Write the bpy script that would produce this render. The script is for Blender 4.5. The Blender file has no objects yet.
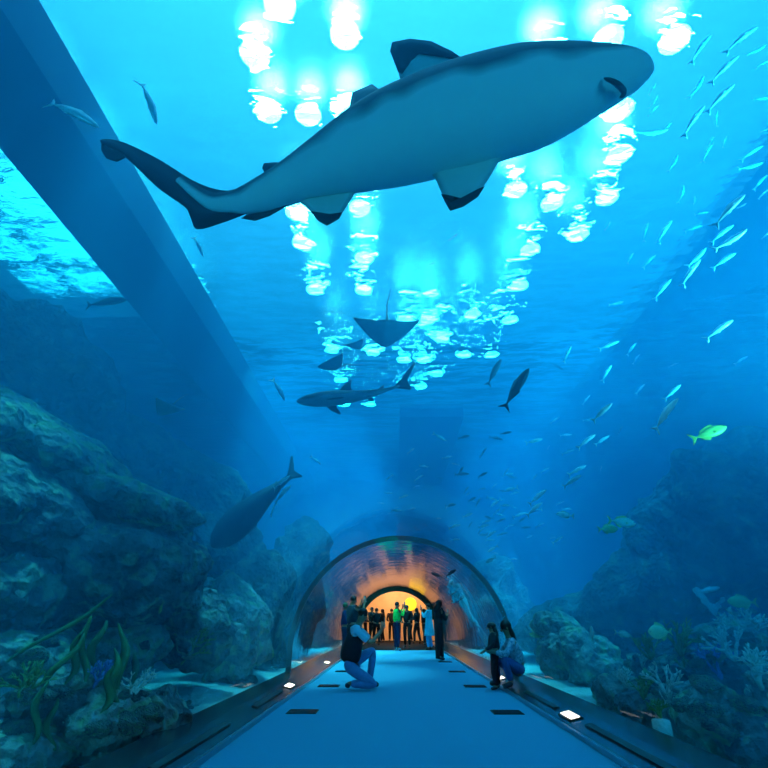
import bpy, bmesh, math, random
from mathutils import Vector, Matrix, noise, Euler
random.seed(7)
S = bpy.context.scene
COL = S.collection
PI = math.pi
R = math.radians

# ------------------------------------------------------------------ camera
F = 500.0                      # focal length in pixels of the 768 frame
PITCH, YAW = R(25.36), R(1.14)
CAM = Vector((-0.11, 0.0, 1.05))
cd = bpy.data.cameras.new('camera'); cam = bpy.data.objects.new('camera', cd); COL.objects.link(cam)
cam.location = CAM; cam.rotation_euler = Euler((R(90)+PITCH, 0, YAW), 'XYZ')
cd.sensor_width = 36; cd.lens = 36*F/768; cd.clip_end = 200
S.camera = cam
RM = cam.rotation_euler.to_matrix()
def ray(u, v): return RM @ Vector(((u-384)/F, (384-v)/F, -1))
def pix(u, v, Z): return CAM + ray(u, v)*Z
def pixz(u, v, z):
    d = ray(u, v); return CAM + d*((z-CAM.z)/d.z)
def pixy(u, v, y):
    d = ray(u, v); return CAM + d*((y-CAM.y)/d.y)
def pixx(u, v, x):
    d = ray(u, v); return CAM + d*((x-CAM.x)/d.x)

# ------------------------------------------------------------------ object helpers
def tag(o, label=None, cat=None, group=None, kind=None):
    if label: o['label'] = label
    if cat: o['category'] = cat
    if group: o['group'] = group
    if kind: o['kind'] = kind
    return o
def mesh_obj(name, me, mat=None, parent=None, loc=None):
    o = bpy.data.objects.new(name, me); COL.objects.link(o)
    if mat is not None and not me.materials: me.materials.append(mat)
    if parent: o.parent = parent
    if loc is not None: o.location = loc
    return o
def obj(name, bm, mat=None, parent=None, smooth=True, loc=None):
    me = bpy.data.meshes.new(name); bm.to_mesh(me); bm.free()
    if smooth:
        for p in me.polygons: p.use_smooth = True
    return mesh_obj(name, me, mat, parent, loc)
def thing(name, label, cat, loc=(0,0,0), rotz=0, group=None):
    o = bpy.data.objects.new(name, None); COL.objects.link(o)
    o.empty_display_size = .1
    o.location = loc; o.rotation_euler = (0,0,rotz)
    return tag(o, label, cat, group)
def copy_tree(o, parent=None):
    c = o.copy(); COL.objects.link(c)
    if parent: c.parent = parent
    for ch in list(o.children): copy_tree(ch, c)
    return c
def bx(bm, x0, x1, y0, y1, z0, z1):
    vs = [bm.verts.new((x,y,z)) for z in (z0,z1) for y in (y0,y1) for x in (x0,x1)]
    for f in ((0,2,3,1),(4,5,7,6),(0,1,5,4),(2,6,7,3),(0,4,6,2),(1,3,7,5)): bm.faces.new([vs[i] for i in f])
def prism(bm, pts, y0, y1, ny=1, caps=True):
    """a closed outline in x,z swept along y"""
    rings = []
    for k in range(ny+1):
        y = y0+(y1-y0)*k/ny
        rings.append([bm.verts.new((p[0], y, p[1])) for p in pts])
    n = len(pts)
    for a, b in zip(rings, rings[1:]):
        for i in range(n): bm.faces.new((a[i], a[(i+1)%n], b[(i+1)%n], b[i]))
    if caps: bm.faces.new(rings[0]); bm.faces.new(list(reversed(rings[-1])))
    bmesh.ops.recalc_face_normals(bm, faces=bm.faces)
def tube(bm, pts, rad, seg=8, cap=True):
    """pts list of Vector, rad a number or list"""
    n = len(pts); rad = rad if hasattr(rad, '__len__') else [rad]*n
    rings = []; up = Vector((0.03,0.02,1))
    for i, p in enumerate(pts):
        t = (pts[min(i+1,n-1)]-pts[max(i-1,0)]).normalized()
        a = t.cross(up)
        if a.length < .1: a = t.cross(Vector((1,0,0)))
        a.normalize(); b = t.cross(a)
        rings.append([bm.verts.new(p+(a*math.cos(2*PI*k/seg)+b*math.sin(2*PI*k/seg))*rad[i]) for k in range(seg)])
    for r0, r1 in zip(rings, rings[1:]):
        for k in range(seg): bm.faces.new((r0[k], r0[(k+1)%seg], r1[(k+1)%seg], r1[k]))
    if cap and n > 1:
        bm.faces.new(list(reversed(rings[0]))); bm.faces.new(rings[-1])
def ellipsoid(bm, c, r, seg=16, rings=10, rot=None):
    m = Matrix.Translation(c) @ (rot.to_4x4() if rot else Matrix.Identity(4)) @ Matrix.Diagonal((*r, 1))
    bmesh.ops.create_uvsphere(bm, u_segments=seg, v_segments=rings, radius=1, matrix=m)

# ------------------------------------------------------------------ materials
def mat(name, color, rough=.6, metal=0, spec=.5, noise_amt=0, nscale=5, color2=None, bump=0, bscale=20, emit=None, estr=0, coat=0):
    m = bpy.data.materials.new(name); m.use_nodes = True
    nt = m.node_tree; N = nt.nodes; L = nt.links
    b = N['Principled BSDF']
    b.inputs['Base Color'].default_value = (*color, 1)
    b.inputs['Roughness'].default_value = rough; b.inputs['Metallic'].default_value = metal
    b.inputs['Specular IOR Level'].default_value = spec
    if coat: b.inputs['Coat Weight'].default_value = coat
    tc = N.new('ShaderNodeTexCoord')
    if color2 is not None:
        nz = N.new('ShaderNodeTexNoise'); nz.inputs['Scale'].default_value = nscale; nz.inputs['Detail'].default_value = 5
        nz.inputs['Roughness'].default_value = .65
        L.new(tc.outputs['Object'], nz.inputs['Vector'])
        cr = N.new('ShaderNodeValToRGB'); cr.color_ramp.elements[0].position = .35; cr.color_ramp.elements[1].position = .65
        cr.color_ramp.elements[0].color = (*color, 1); cr.color_ramp.elements[1].color = (*color2, 1)
        L.new(nz.outputs['Fac'], cr.inputs['Fac']); L.new(cr.outputs['Color'], b.inputs['Base Color'])
    if bump:
        nb = N.new('ShaderNodeTexNoise'); nb.inputs['Scale'].default_value = bscale; nb.inputs['Detail'].default_value = 6
        L.new(tc.outputs['Object'], nb.inputs['Vector'])
        bp = N.new('ShaderNodeBump'); bp.inputs['Strength'].default_value = bump; bp.inputs['Distance'].default_value = .05
        L.new(nb.outputs['Fac'], bp.inputs['Height']); L.new(bp.outputs['Normal'], b.inputs['Normal'])
    if emit:
        b.inputs['Emission Color'].default_value = (*emit, 1); b.inputs['Emission Strength'].default_value = estr
    return m

# rock: two tones and a rough skin, coral and algae patches
def rock_mat(name, c1, c2, c3):
    m = mat(name, c1, rough=.95, spec=.1)
    nt = m.node_tree; N = nt.nodes; L = nt.links; b = N['Principled BSDF']
    tc = N.new('ShaderNodeTexCoord')
    n1 = N.new('ShaderNodeTexNoise'); n1.inputs['Scale'].default_value = 1.6; n1.inputs['Detail'].default_value = 9; n1.inputs['Roughness'].default_value = .7
    n2 = N.new('ShaderNodeTexNoise'); n2.inputs['Scale'].default_value = 3.5; n2.inputs['Detail'].default_value = 7; n2.inputs['Distortion'].default_value = .8
    r1 = N.new('ShaderNodeValToRGB'); r1.color_ramp.elements[0].position = .38; r1.color_ramp.elements[1].position = .62
    r1.color_ramp.elements[0].color = (*c1, 1); r1.color_ramp.elements[1].color = (*c2, 1)
    r2 = N.new('ShaderNodeValToRGB'); r2.color_ramp.elements[0].position = .53; r2.color_ramp.elements[1].position = .62
    mx = N.new('ShaderNodeMixRGB'); mx.inputs[2].default_value = (*c3, 1)
    L.new(tc.outputs['Object'], n1.inputs['Vector']); L.new(tc.outputs['Object'], n2.inputs['Vector'])
    L.new(n1.outputs['Fac'], r1.inputs['Fac']); L.new(n2.outputs['Fac'], r2.inputs['Fac'])
    L.new(r1.outputs['Color'], mx.inputs[1]); L.new(r2.outputs['Color'], mx.inputs[0]); L.new(mx.outputs[0], b.inputs['Base Color'])
    v = N.new('ShaderNodeTexVoronoi'); v.inputs['Scale'].default_value = 9; L.new(tc.outputs['Object'], v.inputs['Vector'])
    n3 = N.new('ShaderNodeTexNoise'); n3.inputs['Scale'].default_value = 12; n3.inputs['Detail'].default_value = 8; L.new(tc.outputs['Object'], n3.inputs['Vector'])
    ad = N.new('ShaderNodeMath'); ad.operation = 'ADD'; L.new(v.outputs['Distance'], ad.inputs[0]); L.new(n3.outputs['Fac'], ad.inputs[1])
    bp = N.new('ShaderNodeBump'); bp.inputs['Strength'].default_value = .9; bp.inputs['Distance'].default_value = .12
    L.new(ad.outputs[0], bp.inputs['Height']); L.new(bp.outputs['Normal'], b.inputs['Normal'])
    return m
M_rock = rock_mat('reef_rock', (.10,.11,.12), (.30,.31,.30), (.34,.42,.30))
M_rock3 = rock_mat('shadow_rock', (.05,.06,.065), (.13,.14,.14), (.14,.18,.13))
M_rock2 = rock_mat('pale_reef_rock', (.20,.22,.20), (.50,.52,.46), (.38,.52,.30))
M_sand = mat('sand', (.62,.60,.50), rough=1, color2=(.86,.84,.74), nscale=3, bump=1, bscale=9)
M_dark = mat('dark_metal', (.012,.014,.018), rough=.35, spec=.6)
M_curb = mat('curb_stone', (.035,.04,.045), rough=.22, spec=.6, color2=(.05,.055,.06), nscale=8)
M_slot = mat('slot_black', (.004,.004,.005), rough=.5)
M_carpet = mat('carpet', (.11,.44,.60), rough=1, spec=.05, color2=(.13,.49,.66), nscale=60, bump=.35, bscale=300)
M_ring = mat('ring_seal', (.16,.22,.24), rough=.4)
M_wall = mat('tank_wall', (.10,.16,.20), rough=.9, color2=(.14,.2,.24), nscale=.8)
M_beam = mat('tank_beam', (.09,.13,.17), rough=.9)

def glass_mat(power=8, amp=.5, bump=.003, scl=(2.2,.35,2.2)):
    m = bpy.data.materials.new('tunnel_acrylic'); m.use_nodes = True
    nt = m.node_tree; N = nt.nodes; L = nt.links; N.clear()
    out = N.new('ShaderNodeOutputMaterial'); tr = N.new('ShaderNodeBsdfTransparent'); gl = N.new('ShaderNodeBsdfGlossy')
    tr.inputs['Color'].default_value = (.97,.985,.99,1); gl.inputs['Roughness'].default_value = .02
    mix = N.new('ShaderNodeMixShader')
    tc = N.new('ShaderNodeTexCoord'); mp = N.new('ShaderNodeMapping'); mp.inputs['Scale'].default_value = scl
    nz = N.new('ShaderNodeTexNoise'); nz.inputs['Scale'].default_value = 1.6; nz.inputs['Detail'].default_value = 2
    L.new(tc.outputs['Object'], mp.inputs['Vector']); L.new(mp.outputs[0], nz.inputs['Vector'])
    bp = N.new('ShaderNodeBump'); bp.inputs['Strength'].default_value = 1; bp.inputs['Distance'].default_value = bump
    L.new(nz.outputs['Fac'], bp.inputs['Height']); L.new(bp.outputs['Normal'], gl.inputs['Normal'])
    lw = N.new('ShaderNodeLayerWeight'); lw.inputs['Blend'].default_value = .5
    pw = N.new('ShaderNodeMath'); pw.operation = 'POWER'; pw.inputs[1].default_value = power; L.new(lw.outputs['Facing'], pw.inputs[0])
    ma = N.new('ShaderNodeMath'); ma.operation = 'MULTIPLY_ADD'; ma.inputs[1].default_value = amp; ma.inputs[2].default_value = .01
    L.new(pw.outputs[0], ma.inputs[0])
    L.new(ma.outputs[0], mix.inputs[0]); L.new(tr.outputs[0], mix.inputs[1]); L.new(gl.outputs[0], mix.inputs[2])
    L.new(mix.outputs[0], out.inputs['Surface'])
    return m
M_glass = glass_mat()
M_glass2 = glass_mat(6.5, .9, .009, (.5, 1.8, .5))
def surface_mat():
    m = bpy.data.materials.new('water_surface'); m.use_nodes = True
    nt = m.node_tree; N = nt.nodes; L = nt.links; N.clear()
    out = N.new('ShaderNodeOutputMaterial'); tr = N.new('ShaderNodeBsdfTransparent'); rf = N.new('ShaderNodeBsdfRefraction')
    rf.inputs['IOR'].default_value = 1.035; rf.inputs['Roughness'].default_value = .02
    tc = N.new('ShaderNodeTexCoord')
    n1 = N.new('ShaderNodeTexNoise'); n1.inputs['Scale'].default_value = .9; n1.inputs['Detail'].default_value = 2; n1.inputs['Roughness'].default_value = .55
    n2 = N.new('ShaderNodeTexNoise'); n2.inputs['Scale'].default_value = 4.0; n2.inputs['Detail'].default_value = 2; n2.inputs['Distortion'].default_value = .5
    mp = N.new('ShaderNodeMapping'); mp.inputs['Scale'].default_value = (.7, 1.5, 1); L.new(tc.outputs['Object'], mp.inputs['Vector'])
    L.new(mp.outputs[0], n1.inputs['Vector']); L.new(mp.outputs[0], n2.inputs['Vector'])
    ad = N.new('ShaderNodeMath'); ad.operation = 'MULTIPLY_ADD'; ad.inputs[1].default_value = .16
    L.new(n2.outputs['Fac'], ad.inputs[0]); L.new(n1.outputs['Fac'], ad.inputs[2])
    bp = N.new('ShaderNodeBump'); bp.inputs['Strength'].default_value = 1.0; bp.inputs['Distance'].default_value = RIPPLE
    L.new(ad.outputs[0], bp.inputs['Height']); L.new(bp.outputs['Normal'], rf.inputs['Normal'])
    rg = N.new('ShaderNodeBsdfRefraction'); rg.inputs['IOR'].default_value = 1.16; rg.inputs['Roughness'].default_value = .42
    m2 = N.new('ShaderNodeMixShader'); m2.inputs[0].default_value = .30; L.new(rf.outputs[0], m2.inputs[1]); L.new(rg.outputs[0], m2.inputs[2])
    mix = N.new('ShaderNodeMixShader'); mix.inputs[0].default_value = .8
    L.new(tr.outputs[0], mix.inputs[1]); L.new(m2.outputs[0], mix.inputs[2]); L.new(mix.outputs[0], out.inputs['Surface'])
    return m
RIPPLE = 2.0
M_surf = surface_mat()
def water_volume():
    m = bpy.data.materials.new('sea_water'); m.use_nodes = True
    nt = m.node_tree; N = nt.nodes; L = nt.links; N.clear()
    out = N.new('ShaderNodeOutputMaterial')
    sc = N.new('ShaderNodeVolumeScatter'); sc.inputs['Color'].default_value = (.08,.57,1,1); sc.inputs['Density'].default_value = .080; sc.inputs['Anisotropy'].default_value = .35
    ab = N.new('ShaderNodeVolumeAbsorption'); ab.inputs['Color'].default_value = (0,.82,.958,1); ab.inputs['Density'].default_value = .42
    ad = N.new('ShaderNodeAddShader'); L.new(sc.outputs[0], ad.inputs[0]); L.new(ab.outputs[0], ad.inputs[1])
    L.new(ad.outputs[0], out.inputs['Volume'])
    return m
M_water = water_volume()

# ------------------------------------------------------------------ the tunnel
HW, ZS, TY0, TY1 = 2.2, .45, -3.0, 29.0       # half width, springing height, ends
def arch(r_off=0, n=40, z0=-.02):
    r = HW+r_off; p = [(-r, z0)]
    for i in range(n+1):
        a = PI - PI*i/n
        p.append((r*math.cos(a), ZS+(HW+r_off)*math.sin(a)))
    p.append((r, z0)); return p
def arch_band(bm, ro, ri, y0, y1, n=40, z0=0, ny=1):
    o, i = arch(ro, n, z0), arch(ri, n, z0)
    prism(bm, o+list(reversed(i)), y0, y1, ny)
    bm.normal_update()                # the flat end faces and the foot of the arch keep crisp edges
    fl = [f for f in bm.faces if abs(f.normal.y) > .9 or (abs(f.normal.z) > .9 and f.calc_center_median().z < z0+.01)]
    bmesh.ops.split_edges(bm, edges=list({e for f in fl for e in f.edges}))
tunnel_cuts = [-3.0, 4.2-9.0, 11.4, 20.2, 29.0]
WX, WZ, WY0, WY1 = 13.0, 8.5, -5.0, 40.0
SB = -.35                                       # sea bed height
k = 0
for y0, y1 in ((-3.0, 11.38), (11.42, 28.95)):
    k += 1
    bm = bmesh.new(); arch_band(bm, .10, 0, y0, y1, 48, .06)
    o = obj('window_%d' % k, bm, M_glass if k == 1 else M_glass2); tag(o, ['clear curved acrylic arch of the near tunnel overhead', 'clear curved acrylic arch of the tunnel beyond the first seam ring', 'clear curved acrylic arch of the tunnel nearest the warm hall'][k-1], 'window', kind='structure')
k = 0
for y, w, ri, ro in ((11.4, .014, -.005, .10),):
    k += 1
    bm = bmesh.new(); arch_band(bm, ro, ri, y-w, y+w, 48, .06)
    tag(obj('trim_%d' % k, bm, M_ring), ['slim dark seam ring arching over the tunnel, nearest one', 'slim dark seam ring arching over the tunnel, farther one'][k-1], 'trim', kind='structure')
# portal into the hall
bm = bmesh.new(); arch_band(bm, .12, -.15, 28.95, 29.3, 48, 0)
tag(obj('trim_3', bm, mat('portal_paint', (.05,.06,.045), rough=.9, spec=.05)), 'dark arched portal frame at the far end of the tunnel', 'trim', kind='structure')

# floor, curbs
bm = bmesh.new(); bx(bm, -1.7, 1.7, -3, 22.5, -.12, 0)
tag(obj('floor', bm, M_carpet, smooth=False), 'flat carpeted walkway running down the tunnel', 'floor', kind='structure')
bm = bmesh.new(); bx(bm, -2.3, 2.3, 22.5, 29.4, -.12, -.004); bx(bm, -6, 6, 29.4, 33.6, -.12, -.004)
M_hallfloor = mat('hall_floor', (.010,.010,.012), rough=.8, spec=.05)
tag(obj('floor', bm, M_hallfloor, smooth=False), 'dark polished floor beyond the end of the carpet', 'floor', kind='structure')
for s, nm in ((-1, 'left'), (1, 'right')):
    bm = bmesh.new()
    pts = [(1.70,-.12),(1.70,.035),(1.74,.05),(2.02,.11),(2.32,.13),(2.32,-.5),(1.9,-.5)]
    pts = [(s*a, b) for a, b in pts]
    prism(bm, pts, -3, 29)
    tag(obj('baseboard_'+nm, bm, M_curb, smooth=False), 'sloping dark polished curb along the %s edge of the walkway' % nm, 'curb', kind='structure')
    bm = bmesh.new(); bx(bm, *sorted((s*1.685, s*1.715)), -3, 29, -.01, .05)
    tag(obj('trim_%d' % (4 if s < 0 else 5), bm, mat('edge_metal', (.45,.48,.5), rough=.3, metal=1), smooth=False), 'thin metal edging strip between carpet and %s curb' % nm, 'trim', kind='structure')

# ------------------------------------------------------------------ the tank
bm = bmesh.new()
a = arch(.13, 40, -.49)
VX = WX-.04
prof = [(-VX, -1.2), (-2.33, -1.2)] + [(x, max(z, -1.2)) for x, z in a][0:] + [(2.33, -1.2), (VX, -1.2), (VX, WZ-.03), (-VX, WZ-.03)]
prism(bm, prof, WY0+.05, 28.98)
bmesh.ops.triangulate(bm, faces=[f for f in bm.faces if len(f.verts) > 4])
tag(obj('water', bm, M_water, smooth=False), 'clear blue sea water filling the aquarium around the tunnel', 'water', kind='stuff')
bm = bmesh.new(); bmesh.ops.create_grid(bm, x_segments=2, y_segments=2, size=1, matrix=Matrix.Translation((0, (WY0+29)/2, WZ)) @ Matrix.Diagonal((VX, (29-WY0)/2-.04, 1, 1)))
tag(obj('water_surface', bm, M_surf), 'rippled water surface overhead with lamps glittering through it', 'water', kind='stuff')

def hnoise(x, y, s, seed=0, oct=4):
    return noise.fractal(Vector((x*s, y*s, seed*7.3)), .8, 2.1, oct)
for s, nm in ((-1, 'left'), (1, 'right')):
    bm = bmesh.new(); nx, ny = 60, 150
    g = [[None]*(ny+1) for _ in range(nx+1)]
    for i in range(nx+1):
        for j in range(ny+1):
            x = 2.33 + (WX-2.33)*(i/nx)**1.5; y = WY0 + (WY1-WY0)*(j/ny)
            z = .06 + .10*hnoise(x, y, .5, 3+s) + .03*hnoise(x, y, 3, 5) + max(0, x-2.5)*.06
            if x < 2.5: z = min(z, .08)
            z -= .22*max(0, min(1, (8.5-y)/3))
            g[i][j] = bm.verts.new((s*x, y, z))
    for i in range(nx):
        for j in range(ny): bm.faces.new((g[i][j], g[i+1][j], g[i+1][j+1], g[i][j+1]))
    bmesh.ops.recalc_face_normals(bm, faces=bm.faces)
    tag(obj('sea_bed', bm, M_sand), 'pale sand bed of the tank on the %s side of the tunnel' % nm, 'sand', kind='structure')
for nm, b in (('left', (-WX-.4, -WX+.02, WY0, WY1, -1.5, 10.5)), ('right', (WX-.02, WX+.4, WY0, WY1, -1.5, 10.5)),
              ('back', (-WX, WX, WY0-.4, WY0+.02, -1.5, 10.5))):
    bm = bmesh.new(); bx(bm, *b); tag(obj('wall_'+nm, bm, M_wall, smooth=False), kind='structure')
bm = bmesh.new()
pf = [(-WX, -1.5), (-2.2, -1.5)] + arch(0, 30, -1.5)[1:-1] + [(2.2, -1.5), (WX, -1.5), (WX, 10.5), (-WX, 10.5)]
prism(bm, pf, 29.0, 29.35); bmesh.ops.triangulate(bm, faces=[f for f in bm.faces if len(f.verts) > 4])
tag(obj('wall_front', bm, M_wall, smooth=False), kind='structure')
# close the tunnel mouth behind the camera
bm = bmesh.new(); bx(bm, -2.6, 2.6, -3.3, -3.0, -.5, 3.0)
tag(obj('wall_rear', bm, M_dark, smooth=False), kind='structure')
UP_E = 190
SKY_POW, SKY_E = 1.45, 3.0
# ------------------------------------------------------------------ beam on the left, added roof, lamps
bm = bmesh.new(); bx(bm, -6.2, -4.78, WY0, 29, 7.7, 8.52)
tag(obj('ceiling_beam', bm, M_beam, smooth=False), 'long dark beam at the water surface along the left of the tank', 'beam', kind='structure')
q0, q1, q2 = pixz(400, 416, 8.2), pixz(466, 416, 8.2), pixz(430, 482, 8.2)

M_roof = mat('added_roof', (.10,.16,.2), rough=.9)
bm = bmesh.new(); bx(bm, 7.6, WX, WY0, 29, 9.6, 10); bx(bm, -WX, -6.2, 11.5, 29, 8.6, 9.2); bx(bm, -WX, -10, WY0, 11.5, 8.6, 9.2)  # roof slabs added to cut the light at the tank sides
tag(obj('ceiling', bm, M_roof, smooth=False), 'dark roof added to keep light off the outer sides of the tank', 'ceiling', kind='structure')
bm = bmesh.new(); bx(bm, .15, 2.6, 18.0, 29, 8.15, 8.7)  # slab added to block light and leave a dark patch and shaft
tag(obj('ceiling_blocker', bm, M_beam, smooth=False), 'dark rectangular slab added at the water surface to block light above the far tunnel', 'light blocker', kind='structure')
LAMP_E = 90.0
M_lens = mat('lamp_lens', (1,1,1), emit=(1,.97,.92), estr=LAMP_E)
def make_lamp():
    t = thing('floodlight', 'round floodlight shining down through the water surface', 'lamp', group='floodlights above the water surface')
    bm = bmesh.new()
    bmesh.ops.create_cone(bm, cap_ends=True, segments=24, radius1=.36, radius2=.16, depth=.35, matrix=Matrix.Translation((0,0,.2)))
    obj('housing', bm, M_dark, t, smooth=False)
    bm = bmesh.new(); bmesh.ops.create_circle(bm, cap_ends=True, segments=24, radius=.33, matrix=Matrix.Translation((0,0,.012)))
    obj('lens', bm, M_lens, t, smooth=False)
    bm = bmesh.new(); tube(bm, [Vector((0,0,.37)), Vector((0,0,2.0))], .008)
    obj('hanging_rod', bm, M_dark, t)
    return t
lamp0 = make_lamp()
lamps = [(-2.37,5.91),(-3.14,6.9),(-3.16,8.29),(-2.18,8.39),(-3.08,11.7),(-3.12,13.06),(-3.06,15.7),(-2.95,20.4),(-2.89,23.6),
 (-1.08,6.52),(-1.19,8.27),(-1.08,11.53),(-1.08,13.87),(-1.2,15.74),(-1.04,20.7),(-1.5,27.0),(6.1,6.77),(5.58,8.41),(4.64,6.74),(6.11,9.74),
 (4.76,11.45),(4.61,13.57),(6.0,12.86),(4.84,17.97),(6.35,11.28),(3.55,10.92),(1.39,17.9),(.42,17.88),(.42,21.5),(1.39,21.5),(2.1,19.5),(2.1,23),(3.2,17.5),(3.3,21),(4.6,21),(.42,24.5),(1.39,24.5),(4.7,15.6),(-1.0,4.9),(3.4,7.0),(-3,27)]
for i, (x, y) in enumerate(lamps):
    o = lamp0 if i == 0 else copy_tree(lamp0)
    o.location = (x, y, 12.5)

def spot(name, x, y, z, power, size, aim=None, col=(.75,.95,1), blend=.6, r=.3):
    l = bpy.data.lights.new(name, 'SPOT'); l.energy = power; l.spot_size = R(size); l.spot_blend = blend; l.color = col; l.shadow_soft_size = r
    o = bpy.data.objects.new(name, l); COL.objects.link(o); o.location = (x, y, z)
    a = Vector(aim) if aim else Vector((x, y, 0))
    o.rotation_euler = (a-o.location).to_track_quat('-Z', 'Y').to_euler(); return o
for x, y, e in ((-2.0,19,1),(-1.6,23,1.2),(-1.3,27,1.3),(4.0,19,.8),(4.2,23,1),(4.0,27,1),(-2.6,13,.7),(5.0,12.5,.7),(-3.9,15,.9),(-3.7,20,1.1),(4.9,16,.8),(5.4,21,1)):
    spot('shaft_spot', x, y, 12.3, 48000*e, 34)  # unseen spots for the light shafts; the last ones added to brighten the haze
def area(name, loc, aim, size, power, col):
    l = bpy.data.lights.new(name, 'AREA'); l.energy = power; l.size = size; l.color = col
    o = bpy.data.objects.new(name, l); COL.objects.link(o); o.location = loc
    o.rotation_euler = (Vector(aim)-Vector(loc)).to_track_quat('-Z', 'Y').to_euler(); return o
for s in (-1, 1): area('belly_fill', (s*4.6, -3.6, .6), (s*.5, 4.5, 5), 1.6, UP_E, (.45,.85,1))  # unseen fill added from below to brighten the shark belly and fish
spot('fish_fill', 7.6, 1.4, .8, 42000, 64, (4.6, 5.6, 6.4), (.8,1,1), .8)  # unseen spots, here and next line, added to brighten the right-hand fish
spot('fish_fill', 8.5, -3.2, 1.2, 12000, 40, (6.2, 9.5, 5.5), (.5,.9,1), .8)
for x_, y_, e_ in ((-3.3,8.6,1),(-3.1,10.6,1),(3.2,13,.7),(3.0,9.6,.7),(-5,5.5,.8),(-3.7,4.6,1),(-4.6,8.0,1)): spot('sand_fill', x_, y_, 12.3, 30000*e_, 12, col=(.8,.97,1))  # unseen narrow spots added to brighten the sand and the left reef floor
M_panel = mat('panel_glow', (1,1,1), emit=(.45,.95,1), estr=5.0)  # glow for a panel grid added to make the left strip shimmer
def make_panel():
    t = thing('glow_panel', 'added glowing panel that brightens the narrow water strip at the far left', 'light panel', group='added glow panels above the left strip')
    bm = bmesh.new(); bx(bm, -.85, .85, -.65, .65, 0, .03); obj('glow_face', bm, M_panel, t, smooth=False)
    bm = bmesh.new()
    for b in ((-.92,.92,-.72,-.65),(-.92,.92,.65,.72),(-.92,-.85,-.65,.65),(.85,.92,-.65,.65)): bx(bm, *b, -.02, .08)
    obj('frame', bm, M_dark, t, smooth=False); return t
pn = make_panel(); first = True
for i in range(4):
    for j in range(7):
        o = pn if first else copy_tree(pn); first = False; o.location = (-7.6-i*2.1, 4.5+j*1.7, 11.0)
w = bpy.data.worlds.new('world'); S.world = w; w.use_nodes = True
nt = w.node_tree; N = nt.nodes; L = nt.links; bg = N['Background']
tc = N.new('ShaderNodeTexCoord'); sx = N.new('ShaderNodeSeparateXYZ'); L.new(tc.outputs['Generated'], sx.inputs[0])
mx = N.new('ShaderNodeMath'); mx.operation = 'MAXIMUM'; mx.inputs[1].default_value = 0; L.new(sx.outputs['Z'], mx.inputs[0])
pw = N.new('ShaderNodeMath'); pw.operation = 'POWER'; pw.inputs[1].default_value = SKY_POW; L.new(mx.outputs[0], pw.inputs[0])
ml = N.new('ShaderNodeMath'); ml.operation = 'MULTIPLY'; ml.inputs[1].default_value = SKY_E; L.new(pw.outputs[0], ml.inputs[0])
L.new(ml.outputs[0], bg.inputs['Strength'])
bg.inputs['Color'].default_value = (.30,.68,1,1)

c = S.cycles
c.max_bounces = 8; c.diffuse_bounces = 2; c.glossy_bounces = 3; c.transmission_bounces = 6; c.volume_bounces = 1; c.transparent_max_bounces = 24
c.caustics_reflective = False; c.caustics_refractive = False
c.use_adaptive_sampling = True; c.adaptive_threshold = .02
c.use_denoising = True; c.denoiser = 'OPENIMAGEDENOISE'
c.sample_clamp_indirect = 4
v = S.view_settings; v.view_transform = 'Standard'; v.look = 'None'; v.exposure = 0; v.gamma = 1; v.use_curve_mapping = False
# ------------------------------------------------------------------ rocks and corals
RIGHT, UP, FWD = RM @ Vector((1,0,0)), RM @ Vector((0,1,0)), RM @ Vector((0,0,-1))
def boulder(name, label, cat, u, v, Z, ru, rv, rd, ang=0, seed=0, m=None, rough=.30, strata=.12, sub=5, group=None, pos=None, kind=None):
    c = pos if pos is not None else pix(u, v, Z)
    a, b, dp = ru*Z/F, rv*Z/F, rd
    ca, sa = math.cos(R(ang)), math.sin(R(ang))
    X = Vector((RIGHT.x, RIGHT.y, 0)).normalized(); Y = Vector((-X.y, X.x, 0)); Zv = Vector((0,0,1))
    ex, ez = X*ca+Zv*sa, Zv*ca-X*sa
    bm = bmesh.new(); bmesh.ops.create_icosphere(bm, subdivisions=sub, radius=1)
    off = Vector((seed*3.17, seed*1.7, -seed*2.3)); rr = (a+b+dp)/3
    for w_ in bm.verts:
        p = w_.co.copy()
        q = Vector((p.x*a, p.y*dp, p.z*b))/rr
        n1 = noise.fractal(q*1.1+off, .9, 2.0, 3)
        n2 = noise.ridged_multi_fractal(q*1.9+off, .9, 2.1, 4, 1.0, 2.0)
        st = math.sin((q.z*7+n1*2.5))*strata
        k = 1+rough*(n1+.35*(n2-1.0))+st*.5+.035*noise.fractal(q*7+off, .8, 2, 3)
        p = p*k
        w_.co = ex*(p.x*a)+Y*(p.y*dp)+ez*(p.z*b)
    o = obj(name, bm, m or M_rock, loc=c)
    return tag(o, label, cat, group, kind)

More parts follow.
